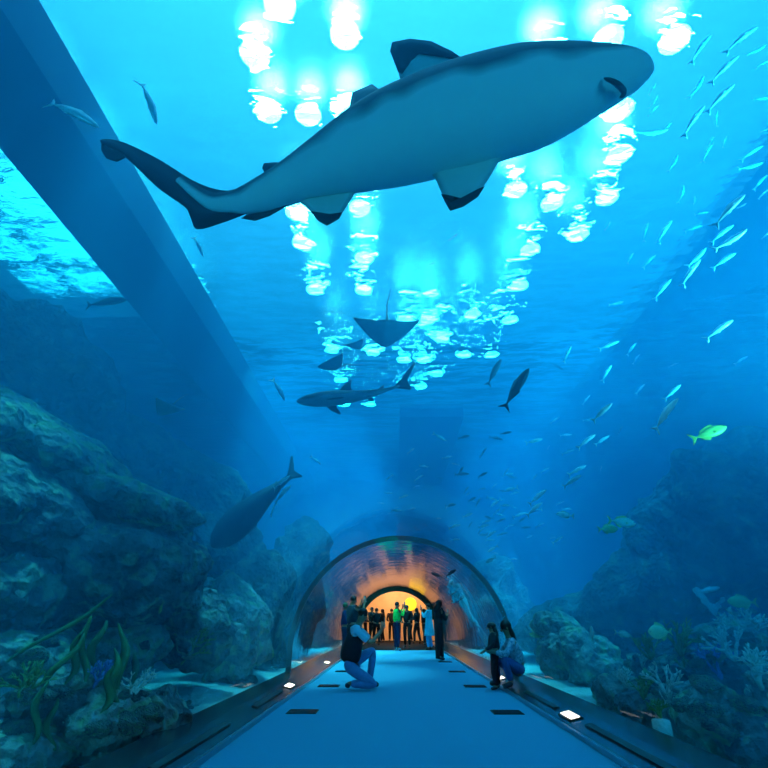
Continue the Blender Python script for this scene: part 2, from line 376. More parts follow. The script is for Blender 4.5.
BL = [ # label, u, v, Z, ru, rv, rd, angle, pale
 ('vast shadowy rock face high on the left, just under the glittering strip', -12, 432, 10.5, 150, 108, 2.5, -38, 0),
 ('huge rock slope fading into blue haze right of the left cliff', 150, 500, 13, 130, 62, 2.5, -42, 0),
 ('dim rock shoulder below the dark diving shark on the left', 212, 585, 14, 62, 60, 2.0, -30, 0),
 ('pale-topped ledge at the left picture edge, uppermost of the lit ledges', 14, 428, 6.2, 50, 32, 1.0, -32, 1),
 ('long sloping ledge right of the uppermost lit ledge', 72, 462, 6.6, 56, 28, 1.0, -36, 1),
 ('layered flat ledge jutting right above the big dark overhang', 132, 507, 7.0, 66, 20, 1.1, -14, 1),
 ('dark slanting ledge under the uppermost lit ledge at the left edge', 22, 498, 5.6, 72, 36, .8, -38, 0),
 ('big dark rounded overhang in the middle of the left reef', 118, 572, 6.6, 72, 55, 1.2, 0, 0),
 ('craggy knob at the right end of the dark overhang', 182, 575, 7.0, 17, 34, .6, 10, 1),
 ('blue-grey lump at the left edge below the slanting ledge', 12, 598, 5.2, 46, 42, .8, -15, 0),
 ('pale rock at the left edge level with the seaweed tops', 26, 655, 5.0, 42, 24, .7, -12, 1),
 ('tilted slab behind the green seaweed on the left reef', 110, 655, 6.2, 46, 30, .7, 18, 1),
 ('rock rising behind the yellow-green coral on the left', 186, 628, 7.4, 34, 42, .8, 55, 0),
 ('hazy boulder between the coral and the tunnel on the left', 232, 632, 9.5, 34, 52, 1.0, 25, 1),
 ('dark cleft rock in the middle of the left reef floor', 62, 700, 4.6, 46, 28, .6, 20, 0),
 ('pale crumbly rock left of the round boulder by the curb', 112, 722, 4.7, 40, 30, .6, 10, 1),
 ('round dark boulder close to the left curb', 158, 726, 4.9, 24, 30, .4, 8, 0),
 ('low rock in the bottom left corner of the tank', 20, 745, 4.2, 52, 26, .6, -10, 1),
 ('small flat stone lying on bright sand beside the left curb', 236, 688, 8.6, 13, 7, .3, 8, 0),
 ('small hollow stone on the bright sand next to the flat stone', 250, 684, 9.2, 7, 8, .25, 0, 0),
]
for i, (lb, u, v, Z, ru, rv, rd, an, pale) in enumerate(BL):
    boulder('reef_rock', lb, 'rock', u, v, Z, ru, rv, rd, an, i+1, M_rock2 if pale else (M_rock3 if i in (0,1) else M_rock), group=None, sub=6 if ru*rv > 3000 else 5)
# tall dark rocks left of the tunnel beyond the first seam ring
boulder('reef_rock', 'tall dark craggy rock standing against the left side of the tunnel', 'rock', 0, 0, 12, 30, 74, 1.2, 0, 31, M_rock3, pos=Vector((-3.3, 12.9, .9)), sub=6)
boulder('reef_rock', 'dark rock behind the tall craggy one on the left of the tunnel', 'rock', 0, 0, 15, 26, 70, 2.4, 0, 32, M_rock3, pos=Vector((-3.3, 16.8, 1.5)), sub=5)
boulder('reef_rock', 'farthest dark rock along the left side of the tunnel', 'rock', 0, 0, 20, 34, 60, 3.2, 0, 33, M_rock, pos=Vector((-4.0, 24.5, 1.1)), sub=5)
boulder('reef_rock', 'dark rock hugging the right side of the tunnel near its end', 'rock', 0, 0, 20, 34, 56, 3.4, 0, 34, M_rock, pos=Vector((4.0, 23.5, .9)), sub=5)
BR = [
 ('vast dark rock mound filling the right side of the tank', 745, 535, 11.5, 112, 80, 2.4, 12, 0),
 ('lower dark shoulder of the right rock mound', 668, 590, 11.5, 75, 52, 1.8, 20, 0),
 ('low dark rock trailing left from the right mound', 590, 625, 13.0, 62, 34, 1.4, 12, 0),
 ('pale rounded boulder right of the seated couple', 556, 630, 10.2, 21, 17, .6, 0, 1),
 ('broad pale boulder under the rounded one near the couple', 566, 656, 9.6, 26, 22, .6, -10, 1),
 ('sloping pale-green boulder leaning right in the middle of the reef', 592, 664, 8.8, 25, 30, .6, 45, 1),
 ('knobbly rock right behind the right curb light', 626, 704, 6.6, 30, 24, .5, -18, 1),
 ('arched dark rock between the curb and the pale post', 648, 716, 6.0, 26, 28, .45, -20, 0),
 ('large domed boulder with crusty pale top near the right curb', 706, 722, 5.4, 45, 38, .8, -10, 1),
 ('rock in the bottom right corner of the tank', 757, 748, 4.8, 42, 34, .6, 20, 0),
 ('jumbled reef rock behind the large domed boulder', 712, 672, 6.8, 48, 20, .7, 4, 0),
 ('reef ledge with coral at the right picture edge', 752, 640, 7.2, 42, 20, .7, -6, 1),
 ('dark recessed rock below the pale round fish', 668, 668, 7.4, 30, 22, .6, 8, 0),
 ('smooth upright rock at the right picture edge', 772, 705, 4.9, 14, 28, .3, 0, 1),
]
for i, (lb, u, v, Z, ru, rv, rd, an, pale) in enumerate(BR):
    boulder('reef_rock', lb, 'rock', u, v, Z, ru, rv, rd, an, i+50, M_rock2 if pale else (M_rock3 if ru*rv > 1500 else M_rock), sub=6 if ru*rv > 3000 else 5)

M_cgreen = mat('coral_green', (.12,.24,.06), rough=.8, color2=(.30,.36,.10), nscale=6, bump=.5, bscale=30)
M_cpale = mat('coral_pale', (.62,.66,.55), rough=.8, color2=(.82,.85,.75), nscale=5, bump=.5, bscale=30)
M_cblue = mat('coral_blue', (.12,.20,.55), rough=.8, color2=(.22,.35,.7), nscale=5, bump=.5, bscale=30)
M_weed = mat('seaweed', (.05,.16,.05), rough=.7, color2=(.10,.26,.07), nscale=6)
def branch(bm, p, d, L, r, depth, rnd, spread=.6):
    e = p+d*L; m_ = p+d*L*.5+Vector([rnd.uniform(-1,1)*L*.07 for _ in range(3)])
    tube(bm, [p, m_, e], [r, r*.85, r*.7], 6)
    if depth == 0: return
    for k in range(rnd.choice((2,3))):
        dd = (d+Vector([rnd.uniform(-1,1)*spread for _ in range(3)])).normalized()
        if dd.z < -.1: dd.z = .1
        branch(bm, e, dd, L*rnd.uniform(.6,.85), r*.68, depth-1, rnd, spread)
def on_rock(u, v, Z):
    '''the point of the reef seen at this spot, or the given distance where there is open water'''
    bpy.context.view_layer.update(); dg = bpy.context.evaluated_depsgraph_get()
    o = CAM.copy(); d = ray(u, v); L1 = d.length; d = d.normalized()
    for _ in range(10):
        r_ = S.ray_cast(dg, o, d)
        if not r_[0]: break
        if r_[4].name.startswith(('reef_rock', 'sea_bed')): return r_[1]+d*.03
        o = r_[1]+d*.002
    return pix(u, v, Z)
def coral(label, u, v, Z, size, m, seed, spread=.7, tilt=(0,0,1), depth=3, n=5, name='branching_coral', cat='coral', group=None, snap=True):
    rnd = random.Random(seed); bm = bmesh.new()
    for k in range(n):
        d = (Vector(tilt)+Vector((rnd.uniform(-1,1)*.7, rnd.uniform(-1,1)*.7, rnd.uniform(-.2,.3)))).normalized()
        branch(bm, Vector((0,0,0)), d, size*.32, size*.055, depth, rnd, spread)
    return tag(obj(name, bm, m, loc=on_rock(u, v, Z) if snap else pix(u, v, Z)), label, cat, group)
CO = [
 ('yellow-green coral climbing the rock on the left', 180, 665, 6.2, .5, M_cgreen, 1, (.5,0,.9)),
 ('yellow-green coral tuft above the other one on the left rock', 198, 645, 6.5, .3, M_cgreen, 2, (.4,0,.9)),
 ('pale twiggy coral at the right picture edge', 764, 690, 5.2, .5, M_cpale, 3, (0,0,1)),
 ('yellow-green coral below the pale round fish', 682, 656, 6.4, .55, M_cgreen, 4, (.3,-.3,.8)),
 ('tangled green coral left of the yellow-green one', 652, 660, 6.6, .45, M_cgreen, 5, (-.3,-.3,.8)),
 ('sprawling pale coral on the ledge at the right edge', 748, 646, 6.2, .6, M_cpale, 6, (0,-.2,1)),
 ('thin coral twigs in front of the dark recessed rock', 668, 696, 6.0, .4, M_cpale, 7, (.2,-.2,1)),
 ('blue bushy coral in the middle of the right reef', 722, 680, 6.0, .5, M_cblue, 8, (0,-.2,1)),
 ('green leafy coral sitting on top of the pale post', 661, 718, 4.85, .20, M_cgreen, 9, (0,0,1)),
 ('pale coral fan on the far right ledge below the flower coral', 735, 662, 6.6, .5, M_cpale, 10, (-.6,0,.6)),
 ('small pale coral on the knobbly rock by the right curb', 628, 688, 6.2, .28, M_cpale, 11, (0,0,1)),
 ('sprig of green coral on the arched dark rock', 645, 700, 5.8, .3, M_cgreen, 12, (0,0,1)),
 ('pale branching coral on the left reef floor near the round boulder', 132, 698, 4.8, .3, M_cpale, 13, (0,0,1)),
 ('pale coral crust sprig at the bottom left of the tank', 78, 742, 4.2, .28, M_cpale, 14, (0,0,1)),
 ('blue-green coral clump between the left seaweed and the cleft rock', 92, 690, 5.1, .3, M_cblue, 15, (0,0,1)),
 ('green coral on the pale rock at the left edge', 20, 700, 4.6, .35, M_cgreen, 16, (.5,0,.8)),
]
for lb, u, v, Z, sz, m, sd, tl in CO: coral(lb, u, v, Z, sz, m, sd, tilt=tl, snap='post' not in lb)
def plate_coral(label, u, v, Z, r, m, seed, tilt=(0,0,0)):
    bm = bmesh.new(); rnd = random.Random(seed); n = 36; rings = []
    for j, (rr, zz) in enumerate(((.08,-.5),(.12,-.15),(.45,-.02),(1,.18),(1.0,.24),(.45,.06),(.0,.02))):
        rings.append([bm.verts.new((r*rr*(1+.22*math.sin(3*a+seed)+.12*math.sin(7*a+2*seed))*math.cos(a), r*rr*(1+.22*math.sin(3*a+seed)+.12*math.sin(7*a+2*seed))*math.sin(a), r*(zz+.06*rr*math.sin(5*a+seed)))) for a in [2*PI*k/n for k in range(n)]])
    for a, b in zip(rings, rings[1:]):
        for k in range(n): bm.faces.new((a[k], a[(k+1)%n], b[(k+1)%n], b[k]))
    bmesh.ops.remove_doubles(bm, verts=bm.verts, dist=1e-5)
    o = obj('plate_coral', bm, m, loc=on_rock(u, v, Z)-ray(u, v)*.02); o.rotation_euler = tilt
    return tag(o, label, 'coral')
plate_coral('pale flower-shaped plate coral high on the right mound', 708, 600, 8.0, .26, M_cpale, 1, (R(62),0,R(10)))
plate_coral('dull green plate coral right of the flower-shaped one', 737, 612, 7.8, .26, M_cgreen, 2, (R(25),0,0))
plate_coral('flat green plate coral on the rock right of the couple', 540, 636, 9.6, .22, M_cgreen, 3, (R(15),0,0))
plate_coral('small pale plate coral low on the left rock near the sand', 192, 700, 6.6, .2, M_cpale, 4, (R(20),0,0))
plate_coral('cup coral below the tangled green coral on the right', 656, 674, 6.2, .15, M_cgreen, 5, (R(30),0,0))
# blades of weed on the left reef
WD = [(64,668,4.9,30,8),(80,662,5.2,34,-6),(90,655,5.5,26,4),(44,672,4.7,30,28),(122,672,5.6,34,-14),(136,668,5.7,28,-24),(100,700,4.8,26,6),(28,725,4.3,34,3),(48,735,4.3,28,-8),(118,690,5.2,30,-18),(8,640,4.8,40,55),(205,662,6.6,34,6)]
wp = ['at the front of the left tuft','tallest in the left tuft','slim one behind the left tuft','leaning right at the foot of the pale rock','tall one leaning left beside the tilted slab','leaning far left beside the tilted slab','short one on the cleft rock','in the bottom left corner','short one in the bottom left corner','leaning left in front of the tilted slab','leaning hard right at the left picture edge','beside the yellow-green coral']
for i, (u, v, Z, h, lean) in enumerate(WD):
    bm = bmesh.new(); H = h*Z/F*1.5; wd = .030*Z/5
    rows = []
    for k in range(11):
        t = k/10; w_ = wd*(math.sin(PI*(t*.9+.08))**.7)*1.4
        x = math.tan(R(lean))*H*t+.03*math.sin(t*7+i); y = .04*math.sin(t*5+i)
        th = .008
        rows.append([bm.verts.new((x-w_, y, H*t)), bm.verts.new((x, y-th-.01, H*t)), bm.verts.new((x+w_, y, H*t)), bm.verts.new((x, y+th, H*t))])
    for a, b in zip(rows, rows[1:]):
        for k in range(4): bm.faces.new((a[k], a[(k+1)%4], b[(k+1)%4], b[k]))
    bm.faces.new(rows[0]); bm.faces.new(rows[-1])
    tag(obj('seaweed', bm, M_weed, loc=on_rock(u, v+h*.6, Z)), 'dark green seaweed blade, '+wp[i], 'seaweed', 'green seaweed blades on the left reef')
bm = bmesh.new(); bx(bm, -.065, .065, -.06, .06, -.55, .02); bmesh.ops.bevel(bm, geom=bm.edges[:], offset=.012, segments=2)
tag(obj('stone_post', bm, M_cpale, loc=pix(661, 722, 4.85)), 'pale square post by the right curb with a coral growing on it', 'post')
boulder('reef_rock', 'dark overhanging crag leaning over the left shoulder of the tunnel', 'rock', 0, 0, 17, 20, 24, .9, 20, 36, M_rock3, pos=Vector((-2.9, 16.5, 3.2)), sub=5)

# small stones and coral sprigs scattered over both reefs
rnd = random.Random(5)
stones = []
for k in range(3):
    o = boulder('stone', 'x', 'stone', 0, 0, F, 1, .7, .9, 0, 80+k, (M_rock, M_rock2, M_rock2)[k], pos=Vector((0,0,0)), sub=3, rough=.4); stones.append(o)
    o.location = (0, 0, -30)
used = [False]*3
def scatter(n, ur, vr, Zf, lb, grp):
    for i in range(n):
        u, v = rnd.uniform(*ur), rnd.uniform(*vr); Z = Zf(u, v)
        k = rnd.randrange(3)
        if not used[k]: o = stones[k]; used[k] = True
        else: o = stones[k].copy(); COL.objects.link(o)
        s_ = rnd.uniform(.05, .13)
        o.location = on_rock(u, v, Z); o.scale = (s_*rnd.uniform(.8,1.5), s_, s_*rnd.uniform(.6,1.1)); o.rotation_euler = (rnd.uniform(-.3,.3), rnd.uniform(-.3,.3), rnd.uniform(0,6.3))
        o['label'] = lb; o['group'] = grp
scatter(34, (610, 766), (640, 735), lambda u, v: 7.6-(v-640)/95*2.6, 'small stone lying among the larger rocks of the right reef', 'small stones on the right reef')
scatter(34, (4, 205), (640, 755), lambda u, v: 6.4-(v-640)/115*2.0, 'small stone lying among the larger rocks of the left reef', 'small stones on the left reef')
for i in range(9):
    u, v = rnd.uniform(625, 762), rnd.uniform(645, 712)
    coral('small coral sprig growing between the rocks of the right reef', u, v, 7.2-(v-640)/95*2.4, rnd.uniform(.16,.3), (M_cgreen, M_cpale, M_cpale)[i % 3], 40+i, group='small coral sprigs on the right reef', depth=2)
# ------------------------------------------------------------------ sharks, rays, fish
def fin(bm, pts, th):
    """lens-shaped fin from an outline of 3-D points"""
    n = len(pts); c = sum(pts, Vector())/n
    nrm = Vector()
    for i in range(n): nrm += (pts[i]-c).cross(pts[(i+1)%n]-c)
    nrm.normalize()
    b = [bm.verts.new(p) for p in pts]
    for s in (1, -1):
        r1 = [bm.verts.new(c+(p-c)*.72+nrm*th*s*.7) for p in pts]; cc = bm.verts.new(c+nrm*th*s)
        for i in range(n):
            j = (i+1) % n
            f = (b[i], b[j], r1[j], r1[i]); g = (r1[i], r1[j], cc)
            bm.faces.new(f if s > 0 else tuple(reversed(f))); bm.faces.new(g if s > 0 else tuple(reversed(g)))
def smooth_pts(pts, n):
    """Catmull-Rom through rows of numbers"""
    out = []; m_ = len(pts)
    for k in range(n):
        t = k/(n-1)*(m_-1); i = min(int(t), m_-2); f = t-i
        p0, p1, p2, p3 = pts[max(i-1,0)], pts[i], pts[i+1], pts[min(i+2,m_-1)]
        out.append([.5*((2*b)+(-a+c_)*f+(2*a-5*b+4*c_-d)*f*f+(-a+3*b-3*c_+d)*f**3) for a, b, c_, d in zip(p0, p1, p2, p3)])
    return out
def loft(bm, cen, rad_up, rad_side, seg=28, up0=Vector((0,0,1)), flat=.0):
    n = len(cen); rings = []
    for i in range(n):
        t = (cen[min(i+1,n-1)]-cen[max(i-1,0)]).normalized()
        side = t.cross(up0).normalized(); up = side.cross(t)
        ring = []
        for k in range(seg):
            a = 2*PI*k/seg; ca, sa = math.cos(a), math.sin(a)
            zz = sa*rad_up[i]*(1 if sa > 0 else 1-flat)
            ring.append(bm.verts.new(cen[i]+side*(abs(ca)**.9*(1 if ca > 0 else -1))*rad_side[i]+up*zz))
        rings.append(ring)
    for a, b in zip(rings, rings[1:]):
        for k in range(seg): bm.faces.new((a[k], a[(k+1)%seg], b[(k+1)%seg], b[k]))
    bm.faces.new(list(reversed(rings[0]))); bm.faces.new(rings[-1])
def countershade(name, back, belly, lo=-.02, hi=.06, axis='Z', rough=.55):
    m = mat(name, back, rough=rough, spec=.3)
    nt = m.node_tree; N = nt.nodes; L = nt.links; b = N['Principled BSDF']
    g = N.new('ShaderNodeNewGeometry'); s_ = N.new('ShaderNodeAttribute'); s_.attribute_name = 'dorsal'
    nz = N.new('ShaderNodeTexNoise'); nz.inputs['Scale'].default_value = 2.5; nz.inputs['Detail'].default_value = 1
    tc = N.new('ShaderNodeTexCoord'); L.new(tc.outputs['Object'], nz.inputs['Vector'])
    ad = N.new('ShaderNodeMath'); ad.operation = 'MULTIPLY_ADD'; ad.inputs[1].default_value = .35; L.new(nz.outputs['Fac'], ad.inputs[0]); L.new(s_.outputs['Fac'], ad.inputs[2])
    cr = N.new('ShaderNodeValToRGB'); cr.color_ramp.elements[0].position = .50; cr.color_ramp.elements[1].position = .62
    cr.color_ramp.elements[0].color = (*belly,1); cr.color_ramp.elements[1].color = (*back,1)
    L.new(ad.outputs[0], cr.inputs['Fac']); L.new(cr.outputs['Color'], b.inputs['Base Color'])
    return m
M_shark = countershade('shark_skin', (.07,.11,.14), (.85,.88,.84))
M_fin_dark = mat('shark_fin_skin', (.035,.05,.07), rough=.6)
M_finbelly = mat('shark_fin_underside', (.72,.75,.72), rough=.6, color2=(.8,.83,.8), nscale=7)
M_eye = mat('eye_black', (.004,.004,.006), rough=.1)

# the big shark: outline rows  u, top v, bottom v
rows = [(101+552,67,72),(648,60,79),(638,53,87),(620,49,98),(590,47.5,115),(560,48,132),(530,51,146),(500,57,155),(470,65,164),(440,75,172),(400,91,182),(370,107,188),(340,127,193),(310,148,197),(290,162,203),(265,177,211),(245,186,214),(232,190,213),(215,192,212),(200,186,202),(180,173,184)]
rows = smooth_pts(rows, 60)
def ZS_(u): return 3.05+.55*max(0, (600-u))/500+.0
cen, ru_, rs_ = [], [], []
for u, t_, b_ in rows:
    Z = ZS_(u); cen.append(pix(u, (t_+b_)/2, Z)); h = (b_-t_)/2*Z/F
    ru_.append(h*1.02); rs_.append(h*1.0 if u > 260 else h*(.45+.55*max(0,(u-180)/80)))
sh = thing('shark', 'huge pale-bellied shark gliding right above the tunnel', 'shark', loc=cen[30])
inv = Matrix.Translation(-cen[30])
bm = bmesh.new(); loft(bm, [c_-cen[30] for c_ in cen], ru_, rs_, 32)
for v_ in list(bm.verts): pass
bmesh.ops.recalc_face_normals(bm, faces=bm.faces)
def add_dorsal(o, fn):
    at = o.data.attributes.new('dorsal', 'FLOAT', 'POINT')
    for i, v_ in enumerate(o.data.vertices): at.data[i].value = fn(v_.co)
body = obj('body', bm, M_shark, sh)
cc_ = [c_-cen[30] for c_ in cen]
def dfn(co):
    i = min(range(len(cc_)), key=lambda k: (cc_[k]-co).length)
    return .395+.30*(co.z-cc_[i].z)/max(ru_[i], .02)
add_dorsal(body, dfn)
def ip(u, v, dz=0): return pix(u, v, ZS_(u)+dz)-cen[30]
def finobj(nm, pts, th, m, parent, label=None):
    bm = bmesh.new(); fin(bm, pts, th); bmesh.ops.recalc_face_normals(bm, faces=bm.faces)
    o = obj(nm, bm, m, parent)
    if label: o['label'] = label
    return o
f1 = [(391,50,.30),(393,43,.30),(410,39.5,.26),(430,42,.2),(450,51,.12),(470,64,.04),(486,80,0),(482,98,0),(460,106,.04),(432,111,.1),(409,108,.18),(403,92,.24),(398,70,.28)]
finobj('pectoral_fin', [ip(*p) for p in f1], .022, M_finbelly, sh)
finobj('fin_tip', [ip(u,v,d-.03) for u,v,d in ((390,51,.30),(392,42,.30),(410,38.5,.26),(431,41,.2),(452,51,.12),(468,62,.06),(452,57,.12),(432,51,.2),(410,53,.26),(404,62,.28),(402,74,.28),(398,72,.28))], .012, M_fin_dark, sh, 'dark leading edge of the upper pectoral fin')
f2 = [(430,170,0),(436,180,-.05),(443,196,-.12),(450,210,-.16),(462,206,-.15),(476,197,-.12),(488,180,-.06),(502,156,0),(500,140,.1),(440,150,.1)]
finobj('pectoral_fin', [ip(*p) for p in f2], .022, M_finbelly, sh)
finobj('fin_tip', [ip(u,v,d-.03) for u,v,d in ((441,194,-.12),(446,204,-.14),(450,211,-.16),(463,207,-.15),(478,197,-.12),(485,186,-.08),(474,194,-.1),(460,199,-.13),(450,202,-.15))], .012, M_fin_dark, sh, 'dark tip of the lower pectoral fin')
f3 = [(292,197,.02),(306,207,0),(318,220,-.03),(327,225,-.04),(338,219,-.03),(347,206,0),(358,188,.03),(345,178,.1),(305,186,.1)]
finobj('pelvic_fin', [ip(*p) for p in f3], .016, M_finbelly, sh)
finobj('fin_tip', [ip(u,v,d-.02) for u,v,d in ((310,211,0),(318,221,-.03),(327,226,-.04),(339,219,-.03),(343,212,0),(330,214,-.02))], .010, M_fin_dark, sh, 'dark tip of the pelvic fin')
finobj('anal_fin', [ip(*p) for p in [(292,203,0),(270,216,0),(255,221,0),(241,218.5,0),(250,212,.02),(275,200,.05)]], .012, M_fin_dark, sh)
finobj('second_dorsal_fin', [ip(*p) for p in [(288,176,.1),(287,164,.12),(276,162,.13),(264,163,.13),(262,168,.12),(268,179,.08)]], .012, M_fin_dark, sh)
finobj('dorsal_fin', [ip(*p) for p in [(395,100,.35),(372,84,.75),(352,92,.8),(345,128,.45),(370,130,.30)]], .018, M_fin_dark, sh)
cf = [(244,188,0),(222,190,0),(197,182,0),(160,160,0),(128,144,0),(110,139,0),(101,139,0),(102,150,0),(107,158,0),(117,161.5,0),(126,158,0),(150,180,0),(172,197,0),(188,209,0),(189,222,0),(192,228,0),(207,228.5,0),(224,222,0),(240,213,0)]
bm = bmesh.new()
# tail as a strip solid between the upper and lower outlines
top_ = smooth_pts([(246,187),(224,190.5),(196,182),(160,160),(128,144),(110,139),(101,139.5)], 26); bot_ = smooth_pts([(246,214),(222,223),(196,229),(188,210),(158,188),(126,158),(101.5,144)], 26)
L_ = []
for (a0, a1), (b0, b1) in zip(top_, bot_):
    A, B = ip(a0, a1), ip(b0, b1); M0 = (A+B)/2; n_ = FWD*.02
    L_.append([bm.verts.new(A), bm.verts.new(M0-n_), bm.verts.new(B), bm.verts.new(M0+n_)])
for a, b in zip(L_, L_[1:]):
    for k in range(4): bm.faces.new((a[k], a[(k+1)%4], b[(k+1)%4], b[k]))
bm.faces.new(L_[0]); bm.faces.new(L_[-1]); 
bm2v = [ip(u, v) for u, v in ((112,150),(101.5,139.5),(101,150),(106,158.5),(117,162),(127,157),(128,147))]
fin(bm, bm2v, .012)
bmesh.ops.recalc_face_normals(bm, faces=bm.faces)
obj('tail_fin', bm, M_fin_dark, sh)
# mouth and gill slits, eye
bm = bmesh.new(); tube(bm, [pix(u, v, z_)-cen[30] for u, v, z_ in smooth_pts([(604,78,2.86),(616,83,2.82),(624,92,2.9),(620,98,2.97)], 9)], [.004,.012,.016,.018,.018,.018,.016,.012,.004], 6)
obj('mouth', bm, M_fin_dark, sh)

# generic shark, nose along +x
def shark_parts(root, Ln, m_body, m_fin, thin=1.0, bend=.0):
    prof = [(0,.008,0),(.03,.035,0),(.09,.062,0),(.2,.085,0),(.34,.088,0),(.5,.07,0),(.65,.045,0),(.78,.024,0),(.86,.016,0),(.9,.014,0)]
    P = smooth_pts(prof, 30); x0 = .45
    def bd(x): return bend*Ln*max(0, x-.45)**2*4
    cen_ = [Vector(((x0-x)*Ln, bd(x), 0)) for x, r_, _ in P]
    bm = bmesh.new(); loft(bm, cen_, [r_*Ln*.95*thin for _, r_, _ in P], [r_*Ln*thin for _, r_, _ in P], 18)
    bmesh.ops.recalc_face_normals(bm, faces=bm.faces)
    b_ = obj('body', bm, m_body, root)
    add_dorsal(b_, lambda co: .36+.30*co.z/(.07*Ln))
    V = lambda x, y, z: Vector(((x0-x)*Ln, y*Ln+bd(x), z*Ln))
    for s in (1,-1):
        finobj('pectoral_fin', [V(.24,s*.05,-.03),(V(.30,s*.14,-.06)),V(.385,s*.20,-.085),V(.395,s*.185,-.08),V(.35,s*.10,-.05),V(.35,s*.05,-.03)], .006*Ln, m_fin, root)
        finobj('pelvic_fin', [V(.6,s*.02,-.03),V(.66,s*.055,-.055),V(.68,s*.05,-.055),V(.66,s*.015,-.03)], .004*Ln, m_fin, root)
    finobj('dorsal_fin', [V(.38,0,.07),V(.44,0,.13),V(.50,0,.17),V(.51,0,.165),V(.49,0,.10),V(.50,0,.055)], .005*Ln, m_fin, root)
    finobj('second_dorsal_fin', [V(.72,0,.025),V(.76,0,.05),V(.78,0,.05),V(.775,0,.02)], .004*Ln, m_fin, root)
    finobj('tail_fin', [V(.86,0,.014),V(.93,0,.07),V(1.04,0,.17),V(1.055,0,.165),V(1.01,0,.09),V(.965,0,.03),V(.97,0,-.01),V(.985,0,-.065),V(.97,0,-.07),V(.92,0,-.04),V(.87,0,-.014)], .006*Ln, m_fin, root)
def orient(o, p0, p1):
    """nose at p1, tail at p0"""
    d = (p1-p0).normalized(); o.location = (p0+p1)/2
    o.rotation_euler = d.to_track_quat('X', 'Z').to_euler()
M_shark2 = countershade('reef_shark_skin', (.05,.07,.09), (.30,.34,.35))
s2 = thing('shark', 'small slender shark swimming left below the big shark', 'shark')
a_, b_ = pix(402, 392, 8.6), pix(291, 402, 8.2); shark_parts(s2, (b_-a_).length, M_shark2, M_fin_dark, .8, .18); orient(s2, a_, b_)
s3 = thing('shark', 'dark shark angled down left above the hazy rocks', 'shark')
a_, b_ = pix(294, 470, 10.5), pix(206, 552, 9.8); shark_parts(s3, (b_-a_).length*.98, M_fin_dark, M_fin_dark, 1.6, -.1); orient(s3, a_, b_)

def ray_fish(label, u, v, Z, span, heading, m, tilt=0):
    t = thing('ray', label, 'ray', loc=pix(u, v, Z), rotz=heading); t.rotation_euler[1] = tilt
    bm = bmesh.new(); n = 24; g = []
    for i in range(n+1):
        s = -1+2*i/n; ch = .5*(1-abs(s)**1.3)+.02; sw = -.22*abs(s)**1.5; zl = .10*abs(s)**1.5
        row = []
        for k in range(12):
            a = 2*PI*k/12; row.append(bm.verts.new(((sw+ch*.62*math.cos(a))*span, s*span*.5, (zl+math.sin(a)*(.055*(1-abs(s))**.8+.006))*span)))
        g.append(row)
    for a, b in zip(g, g[1:]):
        for k in range(12): bm.faces.new((a[k], a[(k+1)%12], b[(k+1)%12], b[k]))
    bm.faces.new(g[0]); bm.faces.new(g[-1]); bmesh.ops.recalc_face_normals(bm, faces=bm.faces)
    obj('body', bm, m, t)
    bm = bmesh.new(); tube(bm, [Vector((-.28*span,0,0)), Vector((-.6*span,.03*span,.01*span)), Vector((-.95*span,0,0))], [.015*span,.008*span,.003*span], 6)
    obj('tail', bm, m, t)
    return t
M_ray = mat('ray_skin', (.05,.07,.09), rough=.7, color2=(.08,.1,.12), nscale=4)
M_raypale = mat('ray_pale_skin', (.35,.38,.36), rough=.7)
ray_fish('broad dark ray seen from below left of centre, largest of the rays', 386, 334, 9.5, 1.25, R(95), M_ray, R(10))
ray_fish('dark ray above the small shark, nearest to its head', 330, 366, 10, .8, R(200), M_ray, R(12))
ray_fish('small faint ray between the two darker rays', 356, 346, 11.5, .55, R(60), M_ray)
ray_fish('pale ray hovering in front of the hazy left rock slope', 166, 410, 8.2, .55, R(150), M_raypale, R(20))

def fish_mesh(name, L=1, h=.11, w=.07, bend=.12, m=None, tail=.16, deep=0):
    prof = smooth_pts([(0,.012,0),(.06,.45,0),(.2,.85,0),(.36,1,0),(.55,.85,0),(.72,.5,0),(.86,.2,0),(.9,.16,0)], 16)
    bm = bmesh.new(); f_ = lambda x: bend*L*(x-.45)**2
    cen_ = [Vector(((.5-x)*L, f_(x), 0)) for x, r_, _ in prof]
    loft(bm, cen_, [max(r_,.02)*h*L for _, r_, _ in prof], [max(r_,.02)*w*L for _, r_, _ in prof], 10)
    V = lambda x, z: Vector(((.5-x)*L, f_(x), z*L))
    fin(bm, [V(.87,.02),V(.94,tail*.6),V(1.02,tail),V(.97,tail*.3),V(.95,0),V(.97,-tail*.3),V(1.02,-tail),V(.94,-tail*.6),V(.87,-.02)], .008*L)
    fin(bm, [V(.30,h*.85),V(.38,h*1.35),V(.45,h*1.2),V(.62,h*.9),V(.75,h*.45),V(.6,h*.55)], .006*L)
    fin(bm, [V(.48,-h*.8),V(.54,-h*1.3),V(.66,-h*.85),V(.76,-h*.42),V(.62,-h*.5)], .006*L)
    for s in (1,-1): fin(bm, [Vector((.22*L, s*w*.8*L, -.01*L)), Vector((.13*L, s*w*1.7*L, -.04*L)), Vector((.08*L, s*w*1.6*L, -.045*L)), Vector((.16*L, s*w*.8*L, -.02*L))], .004*L)
    bmesh.ops.recalc_face_normals(bm, faces=bm.faces)
    me = bpy.data.meshes.new(name); bm.to_mesh(me); bm.free()
    for p in me.polygons: p.use_smooth = True
    me.materials.append(m); return me
M_silver = mat('fish_silver', (.95,.97,.96), rough=.35, metal=.2, spec=.8)
M_dim = mat('fish_grey', (.55,.62,.64), rough=.4, metal=.1)
M_darkf = mat('fish_dark', (.03,.05,.07), rough=.6)
